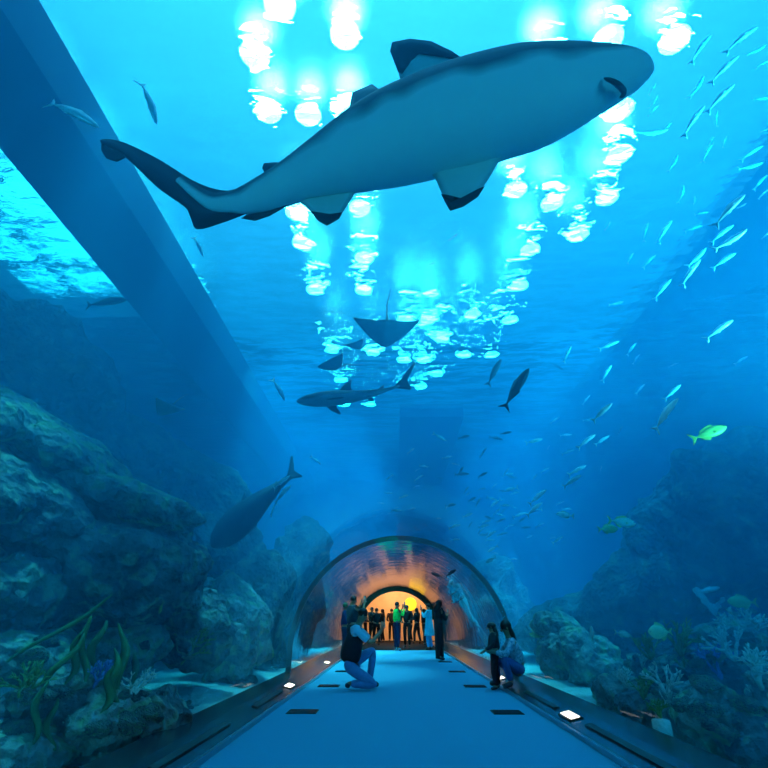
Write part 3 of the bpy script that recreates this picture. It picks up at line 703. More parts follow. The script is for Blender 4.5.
F_A, F_B = fish_mesh('slim_fish', 1, .085, .055, .35, M_silver), fish_mesh('slim_fish', 1, .09, .06, -.35, M_silver)
F_C, F_D = fish_mesh('slim_fish', 1, .09, .06, .2, M_dim), fish_mesh('slim_fish', 1, .10, .06, .15, M_darkf)
nfish = [0]
def put_fish(me, u, v, ln, ang, Lr, label, group, name='silver_fish', cat='fish', Z=None, tz=0):
    Z = Z or Lr*F/max(ln, 5)
    while pix(u, v, Z).z > 8.1: Z *= .96
    Z = min(Z, 22)
    du, dv = math.cos(R(ang))*ln/2, -math.sin(R(ang))*ln/2
    p0, p1 = pix(u-du, v-dv, Z+tz), pix(u+du, v+dv, Z-tz)
    o = mesh_obj(name, me); tag(o, label, cat, group)
    d = p1-p0; o.location = (p0+p1)/2; o.rotation_euler = d.to_track_quat('X', 'Z').to_euler(); s = d.length
    o.scale = (s, s, s); return o
FU = [(700,48,34,54),(741,38,41,38),(756,51,22,28),(724,68,39,44),(762,64,16,29),(697,88,27,57),(720,97,39,45),(693,120,37,55),(650,133,34,5),(667,127,14,48),(716,118,17,85),(762,99,20,10),(710,142,13,58),(724,142,12,70),(654,102,16,58),(653,110,15,45),(652,89,14,57),
 (674,163,20,62),(707,152,21,61),(752,152,26,33),(750,167,25,15),(760,182,20,47),(763,194,13,43),(682,194,19,75),(729,209,43,46),(702,213,14,10),(695,200,8,80),(694,228,19,18),(722,233,28,38),(730,241,38,32),(645,232,19,75),(664,231,26,57),(697,258,26,45),(724,260,28,33),(649,261,18,45),(742,206,10,30),
 (662,289,26,50),(690,272,32,55),(616,304,15,13),(719,329,33,35),(630,258,12,60),(608,226,10,60),(766,235,12,40),(765,130,10,20)]
FM = [(609,345,21,22),(631,349,15,53),(636,359,12,54),(567,354,18,65),(606,373,19,59),(640,389,13,49),(672,392,22,42),(665,414,39,54),(586,400,12,50),(602,412,26,42),(589,420,12,5),(566,435,12,5),(534,441,17,14),(586,441,22,37),(602,440,17,33),(568,452,13,19),(548,448,7,55),(577,470,20,27),(572,481,21,33),(601,469,7,80),(537,497,22,40),(515,493,9,15),(567,509,10,0),(741,360,15,32),(673,365,10,20),(505,473,11,55),(534,509,20,40),(501,520,10,27),(519,515,13,19),(510,526,9,15),(502,534,11,17),(490,540,9,5),(513,559,9,0),(534,478,9,55),(560,503,9,20),(545,470,10,30),(555,420,11,35),(620,430,9,60),(540,525,10,25),(552,538,8,15)]
for i, (u, v, l_, a_) in enumerate(FU):
    put_fish((F_A, F_B)[(i % 3) == 2], u, v, l_*1.05, a_ if i % 5 else a_, .40, 'slim silver fish slanting up right in the upper right school', 'silver fish of the upper right school', tz=.05)
for i, (u, v, l_, a_) in enumerate(FM):
    put_fish(F_A if i % 3 else F_C, u, v, l_*1.05, a_, .34, 'small slim silver fish in the loose school right of the tunnel crown', 'silver fish of the middle right school', tz=.05)
rnd = random.Random(11)
for i in range(60):
    u = rnd.gauss(486, 26); v = rnd.gauss(512, 38)
    if v > 575 or v < 425 or u > 560: continue
    put_fish((F_C, F_D, F_A)[i % 3], u, v, rnd.uniform(6, 13), rnd.uniform(-20, 60) + (180 if rnd.random() < .35 else 0), .3, 'tiny fish in the crowd above the right of the tunnel crown', 'tiny fish above the tunnel crown', tz=.1)
for i in range(14):
    u = rnd.gauss(415, 14); v = rnd.gauss(500, 26)
    put_fish((F_C, F_A)[i % 2], u, v, rnd.uniform(6, 11), rnd.uniform(-20, 40), .3, 'tiny fish in the dark shade straight above the tunnel crown', 'tiny fish straight above the tunnel crown', tz=.1)
SF = [(F_A,72,111,58,-27,.45,'long silver fish left of the big shark tail','silver_fish'),(F_A,150,101,46,-70,.4,'thin pale fish pointing down right of the dark beam edge','silver_fish'),
 (F_A,199,246,22,-65,.4,'faint thin fish below the big shark tail','silver_fish'),(F_A,279,389,25,-60,.4,'silver fish diving in front of the small shark nose','silver_fish'),
 (F_A,316,460,13,-40,.35,'tiny silver fish below the small shark','silver_fish'),(F_A,281,482,22,38,.45,'silver fish uppermost beside the dark shark tail','silver_fish'),
 (F_A,282,494,24,48,.45,'silver fish in the middle beside the dark shark tail','silver_fish'),(F_A,273,509,16,66,.4,'silver fish lowest beside the dark shark tail','silver_fish'),
 (F_D,106,302,42,8,.7,'dark fish crossing the lower end of the glittering strip','dark_fish'),(F_D,516,388,48,58,.6,'long dark fish slanting up right beside the right surface glitter','dark_fish'),
 (F_D,494,372,30,62,.5,'dark fish left of the long dark one by the right surface glitter','dark_fish'),(F_D,558,367,13,-28,.35,'short dark fish right of the surface glitter','dark_fish'),
 (F_D,462,474,15,2,.35,'dark fish level over the dark shaft right edge','dark_fish'),(F_D,496,438,14,-12,.35,'dark fish just right of the bright shaft','dark_fish'),
 (F_D,585,120,16,30,.35,'small dark fish under the big shark head','dark_fish'),(F_C,440,437,16,-30,.35,'grey fish in front of the dark light-blocking slab','grey_fish'),
 (F_C,453,237,11,35,.3,'tiny grey fish below the lower pectoral fin of the big shark','grey_fish'),(F_C,431,264,9,20,.3,'tiny grey fish high over the centre of the tunnel','grey_fish'),
 (F_C,25,344,16,-35,.35,'faint fish in front of the shadowy rock face at the left edge','grey_fish'),
 (F_C,708,590,26,12,.4,'grey fish passing left of the flower-shaped coral','grey_fish')]
for me, u, v, l_, a_, Lr, lb, nm in SF: put_fish(me, u, v, l_, a_, Lr, lb, None, name=nm)
# bigger coloured fish with their own fins
def reef_fish(label, u, v, ln, ang, Z, cb, ct, h=.2, nm='reef_fish'):
    mb = mat(nm+'_body', cb, rough=.45, spec=.6, color2=tuple(min(1, c_*1.25) for c_ in cb), nscale=4); mt = mat(nm+'_fins', ct, rough=.5)
    t = thing(nm, label, 'fish')
    du, dv = math.cos(R(ang))*ln/2, -math.sin(R(ang))*ln/2
    p0, p1 = pix(u-du, v-dv, Z), pix(u+du, v+dv, Z); L = (p1-p0).length
    prof = smooth_pts([(0,.03,0),(.06,.4,0),(.2,.85,0),(.36,1,0),(.55,.85,0),(.70,.5,0),(.82,.17,0),(.88,.13,0)], 18); bm = bmesh.new()
    loft(bm, [Vector(((.5-x)*L, 0, 0)) for x, _, _ in prof], [r_*h*L for _, r_, _ in prof], [r_*h*.5*L for _, r_, _ in prof], 16)
    bmesh.ops.recalc_face_normals(bm, faces=bm.faces); obj('body', bm, mb, t)
    V = lambda x, z: Vector(((.5-x)*L, 0, z*L))
    finobj('tail_fin', [V(.85,.02),V(.93,.10),V(1.04,.17),V(.98,.05),V(.96,0),V(.98,-.05),V(1.04,-.17),V(.93,-.10),V(.85,-.02)], .012*L, mt, t)
    finobj('dorsal_fin', [V(.28,h*.9),V(.36,h*1.4),V(.5,h*1.3),V(.68,h*.95),V(.78,h*.3),V(.6,h*.65)], .008*L, mt, t)
    finobj('anal_fin', [V(.5,-h*.8),V(.56,-h*1.3),V(.7,-h*.95),V(.78,-h*.3),V(.64,-h*.55)], .008*L, mt, t)
    for s in (1,-1):
        finobj('pectoral_fin', [Vector((.22*L,s*h*.45*L,-.02*L)),Vector((.12*L,s*h*.75*L,-.07*L)),Vector((.06*L,s*h*.7*L,-.06*L)),Vector((.12*L,s*h*.48*L,0))], .005*L, mt, t)
        bm = bmesh.new(); ellipsoid(bm, Vector((.42*L, s*h*.24*L, .03*L)), (.018*L,.008*L,.018*L), 10, 6); obj('eye', bm, M_eye, t)
    orient(t, p0, p1); return t
reef_fish('yellow-green fish swimming right above the right rock mound', 709, 433, 38, 20, 5.8, (.62,.60,.10), (.7,.62,.08), .14, 'yellow_fish')
reef_fish('pale fish with green-yellow tail at the edge of the right rock mound', 622, 522, 28, -8, 7.5, (.75,.82,.6), (.7,.65,.1), .17, 'pale_fish')
reef_fish('green fish just under the pale one at the edge of the mound', 608, 529, 20, 2, 7.8, (.3,.5,.15), (.4,.5,.1), .2, 'green_fish')
reef_fish('pale round fish with thin tail over the right reef', 660, 632, 24, 180, 6.2, (.75,.8,.45), (.7,.75,.3), .27, 'pale_fish')
reef_fish('small pale spindle fish left of the round one over the right reef', 623, 634, 17, -12, 7, (.5,.6,.5), (.4,.5,.4), .16, 'pale_fish')
reef_fish('upright pale fish between the seated couple and the right reef', 592, 634, 17, 95, 7.5, (.55,.65,.6), (.4,.5,.5), .22, 'pale_fish')
reef_fish('pale fish with a darker tail drifting right of the middle school', 565, 515, 18, 172, 8.5, (.75,.8,.7), (.3,.4,.3), .16, 'pale_fish')
reef_fish('green fish low beside the jumbled rock on the right reef', 742, 602, 30, 178, 6.5, (.3,.45,.2), (.3,.4,.2), .18, 'green_fish')
reef_fish('small green fish in front of the big dark overhang on the left', 161, 608, 13, 250, 6, (.35,.4,.1), (.3,.3,.1), .2, 'green_fish')
reef_fish('pale flat fish near the hazy boulder on the left', 234, 627, 20, 10, 8, (.6,.7,.6), (.5,.6,.5), .15, 'pale_fish')
# ------------------------------------------------------------------ warm hall at the end of the tunnel
HY0, HY1, HX, HZ = 29.35, 33.4, 5.0, 3.6
M_warm = mat('hall_plaster', (.80,.52,.26), rough=.8, color2=(.85,.58,.30), nscale=2)
for nm, b in (('left', (-HX-.2,-HX,HY0,HY1,-.1,HZ)), ('right', (HX,HX+.2,HY0,HY1,-.1,HZ)), ('front', (-HX-.2,HX+.2,HY1,HY1+.2,-.1,HZ))):
    bm = bmesh.new(); bx(bm, *b); tag(obj('wall_'+nm, bm, M_warm, smooth=False), kind='structure')
bm = bmesh.new(); bx(bm, -HX-.2, HX+.2, HY0, HY1+.2, HZ, HZ+.2)
tag(obj('ceiling', bm, M_warm, smooth=False), kind='structure')
M_sign = mat('sign_yellow', (.95,.75,.05), emit=(1,.66,.02), estr=.8)
bm = bmesh.new(); bmesh.ops.create_cone(bm, cap_ends=True, segments=40, radius1=.36, radius2=.36, depth=.08, matrix=Matrix.Translation((.85, HY1-.05, 1.98)) @ Matrix.Rotation(PI/2, 4, 'X'))
tag(obj('round_sign', bm, M_sign, smooth=False), 'glowing yellow round sign on the warm wall of the far hall', 'sign')
for i, (x, y) in enumerate(((-2.6,30.6),(0,30.6),(2.6,30.6),(-2.6,32.2),(0,32.2),(2.6,32.2))):
    if i == 0:
        M_wl = mat('warm_lens', (1,.8,.5), emit=(1,.62,.28), estr=20)
        cl = thing('ceiling_light', 'round warm ceiling light of the far hall', 'lamp', group='warm ceiling lights of the far hall')
        bm = bmesh.new(); bmesh.ops.create_cone(bm, cap_ends=True, segments=24, radius1=.34, radius2=.34, depth=.06); obj('rim', bm, M_dark, cl, smooth=False)
        bm = bmesh.new(); bmesh.ops.create_cone(bm, cap_ends=True, segments=24, radius1=.29, radius2=.29, depth=.03, matrix=Matrix.Translation((0,0,-.035))); obj('lens', bm, M_wl, cl, smooth=False)
        o = cl
    else: o = copy_tree(cl)
    o.location = (x, y, HZ-.03)
area('hall_light', (0, 31.3, 3.4), (0, 31.3, 0), 3, 110, (1,.58,.36))
area('wall_wash', (0, 31, 3.3), (0, 33.4, 1.3), 1.6, 42, (1,.56,.34))

# ------------------------------------------------------------------ floor grilles and curb lights
def make_grille():
    t = thing('floor_grille', 'x', 'grille')
    bm = bmesh.new(); bx(bm, -.19, .19, -.16, .16, .0, .006); obj('plate', bm, M_slot, t, smooth=False)
    bm = bmesh.new()
    for k in range(9): bx(bm, -.18, .18, -.15+k*.0345, -.138+k*.0345, .006, .012)
    obj('slat', bm, M_dark, t, smooth=False); return t
g0 = make_grille(); first = True
for s, side in ((-1,'left'),(1,'right')):
    for k, y in enumerate((7.55, 10.35, 13.2, 16.2)):
        o = g0 if first else copy_tree(g0); first = False
        o.location = (s*1.30, y, 0); o['label'] = 'dark floor grille in the carpet by the %s curb, %s' % (side, ('nearest to the camera','second one out','third one out','farthest one')[k]); o['group'] = 'floor grilles along the carpet edges'
M_cl = mat('curb_lens', (1,.95,.85), emit=(1,.88,.66), estr=4)
def make_curblight(): 
    t = thing('curb_light', 'x', 'lamp')
    bm = bmesh.new(); bx(bm, -.075, .075, -.22, .22, 0, .012); obj('rim', bm, M_dark, t, smooth=False)
    bm = bmesh.new(); bx(bm, -.05, .05, -.19, .19, .012, .018); obj('lens', bm, M_cl, t, smooth=False); return t
c0 = make_curblight(); first = True
for s, side in ((-1,'left'),(1,'right')):
    for k, y in enumerate(((9.55, 14.6) if s < 0 else (6.75, 10.9))):
        o = c0 if first else copy_tree(c0); first = False
        x = 1.86; o.location = (s*x, y, .078); o.rotation_euler = (0, -s*R(12), 0)
        o['label'] = 'glowing rectangular light set in the %s curb, %s' % (side, ('nearer one','farther one')[k]); o['group'] = 'lights set in the curbs'
bm0 = None
for s, side in ((-1,'left'),(1,'right')):
    for k, (y0, y1) in enumerate(((4.4,6.2),(7.3,8.9))):
        bm = bmesh.new(); bx(bm, -.035, .035, y0, y1, -.01, .012)
        o = obj('curb_slot', bm, M_slot, smooth=False); o.location = (s*1.87, 0, .082); o.rotation_euler = (0, -s*R(12), 0)
        tag(o, 'long black slot in the %s curb, %s' % (side, ('nearer one','farther one')[k]), 'slot')

# ------------------------------------------------------------------ people
def skin(name, V, E, m, parent, sub=2, root=None):
    """V {key:(x,y,z,r)}; E pairs of keys; grown as one continuous surface and baked"""
    keys = list(V); ix = {k: i for i, k in enumerate(keys)}
    me = bpy.data.meshes.new(name); me.from_pydata([V[k][:3] for k in keys], [(ix[a], ix[b]) for a, b in E], [])
    o = bpy.data.objects.new(name, me); COL.objects.link(o)
    sk = o.modifiers.new('s', 'SKIN'); sk.use_smooth_shade = True
    lay = me.skin_vertices[0].data if me.skin_vertices else None
    if lay is None: me.skin_vertices.new() if hasattr(me.skin_vertices, 'new') else None; lay = me.skin_vertices[0].data
    for i, k in enumerate(keys):
        r_ = V[k][3]; lay[i].radius = (r_ if isinstance(r_, tuple) else (r_, r_)); lay[i].use_root = (k == (root or keys[0]))
    sb = o.modifiers.new('b', 'SUBSURF'); sb.levels = sub; sb.render_levels = sub
    dg = bpy.context.evaluated_depsgraph_get(); dg.update()
    ev = o.evaluated_get(dg); nm = bpy.data.meshes.new_from_object(ev)
    bpy.data.objects.remove(o); nm.name = name; nm.materials.clear(); nm.materials.append(m)
    for p in nm.polygons: p.use_smooth = True
    q = bpy.data.objects.new(name, nm); COL.objects.link(q); q.parent = parent
    return q
M_skinA = mat('skin', (.30,.17,.10), rough=.55)
M_hair = mat('hair_black', (.008,.007,.007), rough=.6)
def vv(p): return Vector(p)
def person(label, loc, rotz, J, top, legs, shoes=(.02,.02,.025), hair='short', skinm=None, top_sleeve='long', extra=None, k=1.0, detail=True, group=None, topname='shirt', legname='trousers', legmat=None, topmat=None, hairmat=None, robe=None, face=None):
    """J: joint positions in metres, local: +x is where the person faces"""
    t = thing('person', label, 'person', loc, rotz, group); t.scale = (k,k,k)
    sm = skinm or M_skinA; J = {a: vv(b) for a, b in J.items()}
    V, E = {}, []
    def add(key, p, r): V[key] = (*p, r)
    pel, che, nek, hed = J['pelvis'], J['chest'], J['neck'], J['head']
    add('pel', pel, .12); add('wa', pel.lerp(che, .5), .11); add('che', che, .125); add('nb', nek, .066)
    hd = (hed-nek).normalized(); fw = J.get('face', Vector((1,0,0))); fw = (fw-hd*fw.dot(hd)).normalized(); sd = hd.cross(fw)
    add('nt', nek.lerp(hed, .45), .060); add('hd', hed, .083); add('ht', hed+hd*.065-fw*.01, .075)
    E += [('pel','wa'),('wa','che'),('che','nb'),('nb','nt'),('nt','hd'),('hd','ht')]
    for s in 'LR':
        add('sh'+s, J['sh'+s], .055); add('el'+s, J['el'+s], .038); add('wr'+s, J['wr'+s], .027)
        E += [('che','sh'+s),('sh'+s,'el'+s),('el'+s,'wr'+s)]
        hdv = (J['wr'+s]-J['el'+s]).normalized(); hv = J.get('hand'+s, hdv).normalized(); pa = J['wr'+s]+hv*.06
        add('pa'+s, pa, (.036,.02)); E += [('wr'+s,'pa'+s)]
        a = hv.cross(Vector((0,0,1)))
        if a.length < .3: a = hv.cross(Vector((0,1,0)))
        a.normalize(); b = a.cross(hv)
        if detail:
            for f_ in range(4):
                base = pa+a*(-.027+.018*f_)+hv*.02; ln = (.07,.08,.075,.06)[f_]
                add('f%d%s' % (f_, s), base+hv*ln*.5, .0095); add('g%d%s' % (f_, s), base+hv*ln*.85+b*.025, .008)
                E += [('pa'+s,'f%d%s' % (f_, s)),('f%d%s' % (f_, s),'g%d%s' % (f_, s))]
            add('th'+s, pa-a*.045, .011); add('tt'+s, pa-a*.058+hv*.03+b*.015, .009); E += [('pa'+s,'th'+s),('th'+s,'tt'+s)]
        add('hi'+s, J['hi'+s], .085); add('kn'+s, J['kn'+s], .055); add('an'+s, J['an'+s], .036)
        fo = J['to'+s]; add('to'+s, fo, .03)
        E += [('pel','hi'+s),('hi'+s,'kn'+s),('kn'+s,'an'+s),('an'+s,'to'+s)]
    b_ = skin('body', V, E, sm, t, 2, 'pel')
    bm = bmesh.new(); bm.from_mesh(b_.data)            # nose and ears stay on the body's own surface mesh
    basis = Matrix((fw, sd, hd)).transposed()
    ellipsoid(bm, hed+fw*.088-hd*.012, (.020,.013,.024), 8, 6, basis)
    for s in (1,-1): ellipsoid(bm, hed+sd*s*.083-hd*.005, (.018,.008,.030), 8, 6, basis)
    bm.to_mesh(b_.data); bm.free()
    for p in b_.data.polygons: p.use_smooth = True
    if detail:
        for s in (1,-1):
            bm = bmesh.new(); ellipsoid(bm, hed+fw*.076+sd*s*.033+hd*.012, (.010,.013,.008), 8, 6, basis); obj('eye', bm, M_eye, t)
        bm = bmesh.new(); ellipsoid(bm, hed+fw*.080-hd*.05, (.006,.025,.006), 10, 6, basis); obj('mouth', bm, mat('lips', (.22,.08,.07), rough=.5), t)
    # clothes
    tm = topmat or mat(topname+'_cloth', top, rough=.9, bump=.3, bscale=14); lm = legmat or mat(legname+'_cloth', legs, rough=.9, bump=.3, bscale=14)
    V, E = {'pel': (*pel.lerp(che,.08), .152), 'wa': (*pel.lerp(che,.5), .145), 'che': (*che, .155), 'nb': (*che.lerp(nek,.9), .082)}, [('pel','wa'),('wa','che'),('che','nb')]
    for s in 'LR':
        V['sh'+s] = (*J['sh'+s], .075); E.append(('che','sh'+s))
        if top_sleeve == 'long': V['el'+s] = (*J['el'+s], .056); V['wr'+s] = (*J['el'+s].lerp(J['wr'+s],.85), .042); E += [('sh'+s,'el'+s),('el'+s,'wr'+s)]
        elif top_sleeve == 'half': V['el'+s] = (*J['sh'+s].lerp(J['el'+s],.85), .062); E += [('sh'+s,'el'+s)]
    skin(topname, V, E, tm, t, 2, 'pel')
    V, E = {'pel': (*pel, .13), 'wb': (*pel.lerp(che,.28), .135)}, [('pel','wb')]
    for s in 'LR':
        V['hi'+s] = (*J['hi'+s], .098); V['kn'+s] = (*J['kn'+s], .076); V['an'+s] = (*J['kn'+s].lerp(J['an'+s],.93), .060)
        V['mi'+s] = (*J['hi'+s].lerp(J['kn'+s],.5), .092)
        E += [('pel','hi'+s),('hi'+s,'mi'+s),('mi'+s,'kn'+s),('kn'+s,'an'+s)]
    skin(legname, V, E, lm, t, 2, 'pel')
    shm = mat('shoe_leather', shoes, rough=.5)
    for s in 'LR':
        an, to = J['an'+s], J['to'+s]; d = (to-an)
        skin('shoe', {'a': (*(an-d*.12), .048), 'b': (*an.lerp(to,.5), .05), 'c': (*to, .042)}, [('a','b'),('b','c')], shm, t, 1)
    bm = bmesh.new()
    hc = hed+hd*.028-fw*.022
    if hair == 'short': ellipsoid(bm, hc+hd*.012, (.090,.088,.085), 16, 10, basis)
    elif hair == 'long': ellipsoid(bm, hc, (.098,.095,.10), 16, 10, basis); ellipsoid(bm, hc-hd*.15-fw*.035, (.055,.09,.17), 14, 10, basis)
    elif hair == 'scarf': ellipsoid(bm, hc-hd*.02-fw*.012, (.108,.105,.125), 16, 10, basis); ellipsoid(bm, hc-hd*.18-fw*.01, (.10,.13,.14), 14, 10, basis)
    for v_ in bm.verts: v_.co += Vector((noise.noise(v_.co*30), noise.noise(v_.co*30+Vector((9,0,0))), 0))*.006
    obj('headscarf' if hair == 'scarf' else 'hair', bm, hairmat or M_hair, t)
    if robe:
        nm_, z0, z1, r0, r1, rm = robe; bm = bmesh.new(); rings = []
        for q in range(9):
            f = q/8; z = z1+(z0-z1)*f; rr = r1+(r0-r1)*f
            rings.append([bm.verts.new((pel.x+rr*.75*(1+.06*math.sin(7*a+q*.3)*f)*math.cos(a), pel.y+rr*(1+.06*math.sin(7*a+q*.3)*f)*math.sin(a), z)) for a in [2*PI*i/28 for i in range(28)]])
        for a, b in zip(rings, rings[1:]):
            for i in range(28): bm.faces.new((a[i], a[(i+1)%28], b[(i+1)%28], b[i]))
        bm.faces.new(rings[0]); bm.faces.new(rings[-1]); bmesh.ops.recalc_face_normals(bm, faces=bm.faces)
        obj(nm_, bm, rm, t)
    return t
def stand(hL=(.25,.18,1.05), hR=(.22,-.18,1.0), eL=(.02,.27,1.12), eR=(.02,-.27,1.12), stride=.12, lean=.0, head=(0.02,0,1.60), face=(1,0,0)):
    return dict(pelvis=(0,0,.93), chest=(lean,0,1.28), neck=(lean,0,1.46), head=(head[0]+lean, head[1], head[2]-.03), face=face,
        shL=(lean,.19,1.40), shR=(lean,-.19,1.40), elL=eL, elR=eR, wrL=hL, wrR=hR, hiL=(0,.10,.88), hiR=(0,-.10,.88),
        knL=(.03+stride*.4,.11,.48), knR=(.03-stride*.3,-.11,.48), anL=(stride*.6-.02,.12,.08), anR=(-stride*.6-.02,-.12,.08), toL=(stride*.6+.12,.13,.04), toR=(-stride*.6+.12,-.13,.04))
phone_m = mat('phone_black', (.01,.01,.012), rough=.15)
def phone(label, p, rz, s=1, world_m=None):
    t = thing('smartphone', label, 'phone', p, rz)
    bm = bmesh.new(); bx(bm, -.005*s, .005*s, -.04*s, .04*s, -.08*s, .08*s); bmesh.ops.bevel(bm, geom=bm.edges[:], offset=.004*s, segments=2); obj('case', bm, phone_m, t, smooth=False)
    bm = bmesh.new(); bx(bm, -.0065*s, -.0052*s, -.036*s, .036*s, -.073*s, .073*s); obj('screen', bm, mat('phone_screen', (.05,.12,.16), rough=.1, emit=(.1,.35,.45), estr=.5), t, smooth=False)
    return t
def hp(t, p): bpy.context.view_layer.update(); return t.matrix_world @ Vector(p)

# kneeling man with dark vest
kn = pixz(360, 690, 0)
J = dict(pelvis=(-.20,0,.38), chest=(-.13,0,.74), neck=(-.05,0,.98), head=(.03,0,1.13), face=(1,0,.05),
  shL=(-.04,.19,.92), shR=(-.08,-.19,.92), elL=(.20,.22,.72), elR=(.16,-.22,.70), wrL=(.36,.10,.90), wrR=(.35,-.08,.88), handL=(.15,0,1), handR=(.15,0,1),
  hiL=(-.18,.10,.36), hiR=(-.19,-.10,.34), knL=(.23,.17,.60), knR=(.27,-.13,.08), anL=(.16,.17,.10), anR=(-.20,-.12,.11), toL=(.33,.18,.05), toR=(-.22,-.12,.04))
M_jean = mat('denim', (.10,.24,.48), rough=.9, color2=(.14,.30,.55), nscale=12, bump=.3, bscale=60)
M_bshirt = mat('pale_blue_shirt', (.32,.68,.80), rough=.9)
P1 = person('man in dark vest, pale blue shirt and jeans kneeling to take a photo', kn, R(4), J, (.3,.6,.75), (.1,.2,.4), topmat=M_bshirt, legmat=M_jean, topname='shirt', top_sleeve='half', shoes=(.01,.012,.02))
Jv = {a: vv(b) for a, b in J.items()}
skin('vest', {'pel': (*Jv['pelvis'].lerp(Jv['chest'],-.02), .185), 'wa': (*Jv['pelvis'].lerp(Jv['chest'],.5), .20), 'che': (*Jv['chest'], .205), 'nb': (*Jv['chest'].lerp(Jv['neck'],.75), .115), 'sL': (*Jv['chest'].lerp(Jv['shL'],.8), .115), 'sR': (*Jv['chest'].lerp(Jv['shR'],.8), .115)},
   [('pel','wa'),('wa','che'),('che','nb'),('che','sL'),('che','sR')], mat('vest_cloth', (.008,.008,.014), rough=.8), P1, 2, 'pel')
q = hp(P1, (.42, .01, 1.03)); phone('dark phone held up in both hands by the kneeling man', q, R(4), 1.15)

# green hoodie man with a camera
gpos = pixz(397, 651, 0)
JG = stand(hL=(.30,.08,1.50), hR=(.30,-.08,1.50), eL=(.17,.22,1.22), eR=(.17,-.22,1.22), head=(.03,0,1.62), stride=.0, face=(1,0,.15))
for kk in ('L','R'): JG['hand'+kk] = (.1,0,1)
P2 = person('man in a bright green top and dark trousers holding a phone up to his face', gpos, R(25), JG, (.02,.62,.10), (.010,.018,.07), shoes=(.75,.8,.8), topname='sweater', k=1.02, topmat=mat('green_knit', (.03,.80,.10), rough=.8))
phone('dark phone held up by the man in the green top', hp(P2, (.36,0,1.62)), R(25), 1.2)
# man in pale blue tunic
tpos = pixz(430, 650.5, 0)
M_tunic = mat('tunic_cloth', (.12,.70,.85), rough=.85)
JT = stand(hL=(.26,.10,1.42), hR=(.10,-.24,1.0), eL=(.15,.25,1.18), stride=.05, head=(.02,0,1.60), face=(1,0,.1)); JT['handL'] = (.1,0,1)
P3 = person('man in a long pale blue tunic and wide pale trousers filming with a raised phone', tpos, R(160), JT, (.1,.6,.8), (.10,.5,.8), shoes=(.03,.03,.03), topmat=M_tunic, legmat=mat('pale_trousers', (.10,.48,.78), rough=.9), topname='tunic_top', robe=('tunic_skirt', .52, 1.12, .27, .175, M_tunic))
phone('dark phone raised by the man in the pale blue tunic', hp(P3, (.30,.10,1.55)), R(160), 1.2)
# woman in black robe
apos = pixz(440, 660.5, 0)
M_black = mat('black_robe_cloth', (.006,.006,.010), rough=.85)
JA = stand(hL=(.28,.08,1.25), hR=(.28,-.08,1.25), eL=(.12,.24,1.10), eR=(.12,-.24,1.10), stride=.04, head=(.05,0,1.58), lean=.02)
P4 = person('woman in a long black robe and black headscarf looking at her phone', apos, R(25), JA, (0,0,0), (0,0,0), topmat=M_black, legmat=M_black, hair='scarf', hairmat=M_black, topname='robe_top', k=.97, robe=('robe', .05, 1.15, .15, .18, M_black))
phone('dark phone in the hands of the woman in the black robe', hp(P4, (.36,0,1.33)), R(25), 1.1)
# standing person behind the kneeling man
bpos = Vector((-1.25, 14.6, 0))
JB = stand(hL=(.33,.09,1.50), hR=(.33,-.09,1.50), eL=(.20,.24,1.24), eR=(.20,-.24,1.24), stride=.08, head=(.04,0,1.61), face=(1,0,.1))
for kk in ('L','R'): JB['hand'+kk] = (.3,0,1)
P5 = person('person in dark clothes standing behind the kneeling man, both hands raised', bpos, R(35), JB, (.02,.04,.06), (.01,.015,.03), top_sleeve='half', topname='shirt', k=.98)
phone('dark phone raised by the person standing behind the kneeling man', hp(P5, (.40,0,1.60)), R(35), 1.3)
P6 = person('person with a green cap standing by the left curb behind the kneeling man', Vector((-1.62, 16.6, 0)), R(10), stand(stride=.1), (.02,.05,.16), (.02,.03,.08), k=.92, hairmat=mat('green_cap', (.02,.16,.08), rough=.8))

# couple at the right curb: squatting adult and a child standing in front
ap = pixz(517, 689, 0.02); 
JS = dict(pelvis=(-.08,0,.28), chest=(.00,0,.60), neck=(.05,0,.77), head=(.10,0,.92), face=(1,.15,0),
  shL=(.02,.18,.71), shR=(.02,-.18,.71), elL=(.18,.24,.52), elR=(.16,-.22,.50), wrL=(.36,.12,.55), wrR=(.36,-.02,.53),
  hiL=(-.06,.10,.27), hiR=(-.06,-.10,.27), knL=(.22,.22,.46), knR=(.30,-.20,.42), anL=(.12,.22,.10), anR=(.26,-.20,.09), toL=(.28,.24,.05), toR=(.42,-.22,.05))
M_check = mat('patterned_shirt', (.10,.20,.30), rough=.9, color2=(.55,.70,.80), nscale=26)
P7 = person('adult in a patterned shirt and jeans crouching by the right curb, arms around a child', ap, R(180), JS, (.2,.3,.4), (.1,.2,.4), topmat=M_check, legmat=mat('dark_denim', (.05,.10,.26), rough=.9), topname='shirt', hair='long')
JC = stand(hL=(.20,.12,.98), hR=(.20,-.12,.96), eL=(.03,.24,1.12), eR=(.03,-.24,1.12), stride=.04, head=(.03,0,1.62))
P8 = person('small child in dark clothes standing in front of the crouching adult', pixz(497.5, 690, 0), R(172), JC, (.03,.035,.04), (.06,.012,.02), k=.66, topname='shirt', hair='long')
P8.scale = (.80, .80, .60)
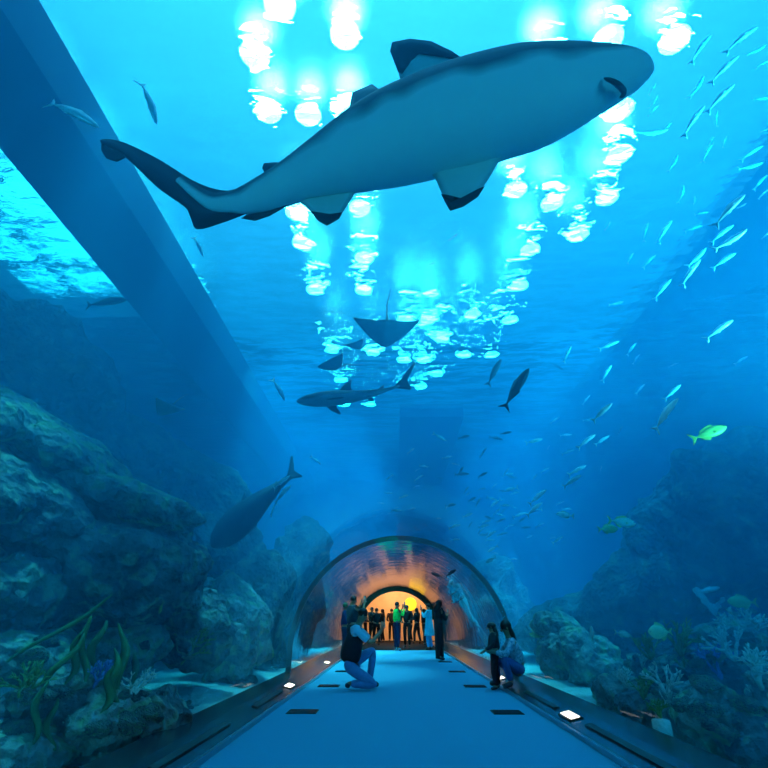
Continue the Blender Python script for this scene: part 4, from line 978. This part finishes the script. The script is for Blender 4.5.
# crowd in the hall: dark figures against the warm wall, one build of each stance then copied
M_dk1 = mat('crowd_dark', (.015,.015,.018), rough=.9)
base = person('x', (0,0,0), 0, stand(), (0,0,0), (0,0,0), topmat=M_dk1, legmat=M_dk1, detail=False, topname='jacket')
base2 = person('x', (0,0,0), 0, stand(hL=(.30,.1,1.35), hR=(.30,-.1,1.35), stride=.2), (0,0,0), (0,0,0), topmat=M_dk1, legmat=M_dk1, detail=False, topname='jacket', hair='long')
crowd = [(-2.0,25.6,.98,40,1,'dark figure at the left end of the crowd by the tunnel mouth'),(-1.30,28.2,1.0,-30,0,'dark figure second from the left by the warm hall'),
 (-.78,29.9,.97,200,1,'dark figure just left of the man in the green top'),(-.30,31.4,1.0,90,0,'slim dark figure half hidden behind the man in the green top'),
 (.42,24.4,1.0,250,0,'dark figure standing close behind the right shoulder of the green-topped man'),(1.02,28.6,.98,150,1,'dark figure below the yellow round sign'),
 (1.55,29.8,.95,300,0,'dark figure right of the one below the yellow sign'),(2.0,27.0,1.0,80,1,'dark figure left of the pale blue tunic man'),(.1,32.3,.95,30,0,'farthest dark figure in the middle of the hall'),(2.7,31.0,1.0,190,0,'dark figure deep in the hall behind the pale blue tunic man'),
 (1.28,26.6,.94,20,0,'dark figure between the yellow sign and the tunic man'),(-1.0,26.8,.96,120,0,'dark figure third from the left by the tunnel mouth'),(.75,30.8,.9,200,1,'short dark figure far back under the yellow sign'),(-1.75,30.6,.98,10,0,'dark figure deep in the hall at the left')]
u0 = u1 = True
for x, y, k_, rz, kind, lb in crowd:
    if kind: o = base2 if u1 else copy_tree(base2); u1 = False
    else: o = base if u0 else copy_tree(base); u0 = False
    o.location = (x, y, 0); o.rotation_euler = (0,0,R(rz)); o.scale = (k_,)*3; o['label'] = lb; o['group'] = 'dark figures in the far hall'

# diver in a pale suit beside the tunnel
M_wet = mat('pale_wetsuit', (.25,.85,.92), rough=.7)
JV = stand(hL=(.28,.22,1.15), hR=(.30,-.12,1.05), eL=(.10,.30,1.18), eR=(.12,-.26,1.10), stride=.25, head=(.03,0,1.62))
JV['toL'] = (.05,.13,-.05); JV['toR'] = (-.05,-.13,-.05)
head_p, foot_p = pix(443, 566, 17.0), pix(478, 628, 15.4)
P9 = person('diver in a pale blue wetsuit swimming past the right side of the tunnel', (0,0,0), 0, JV, (.2,.8,.9), (.2,.8,.9), topmat=M_wet, legmat=M_wet, topname='wetsuit_top', legname='wetsuit_legs', hair='short', hairmat=M_wet, shoes=(.2,.7,.8))
for s in (1,-1):
    finobj('swim_fin', [Vector((.0+s*.05,s*.13-.05,.0)),Vector((s*.05,s*.13+.05,.0)),Vector((s*.08-.05,s*.16+.10,-.62)),Vector((s*.08-.05,s*.16,-.66)),Vector((s*.08-.05,s*.16-.10,-.62))], .012, M_wet, P9)
bm = bmesh.new(); bmesh.ops.create_cone(bm, cap_ends=True, segments=16, radius1=.09, radius2=.09, depth=.6, matrix=Matrix.Translation((-.22,0,1.2))); bmesh.ops.bevel(bm, geom=bm.edges[:], offset=.03, segments=2)
obj('air_tank', bm, mat('air_tank', (.5,.75,.8), rough=.3), P9)
zd = (head_p-foot_p).normalized(); xd = Vector((-.6,-.6,-.5)); xd = (xd-zd*xd.dot(zd)).normalized(); yd = zd.cross(xd)
P9.rotation_euler = Matrix((xd, yd, zd)).transposed().to_euler(); P9.location = foot_p
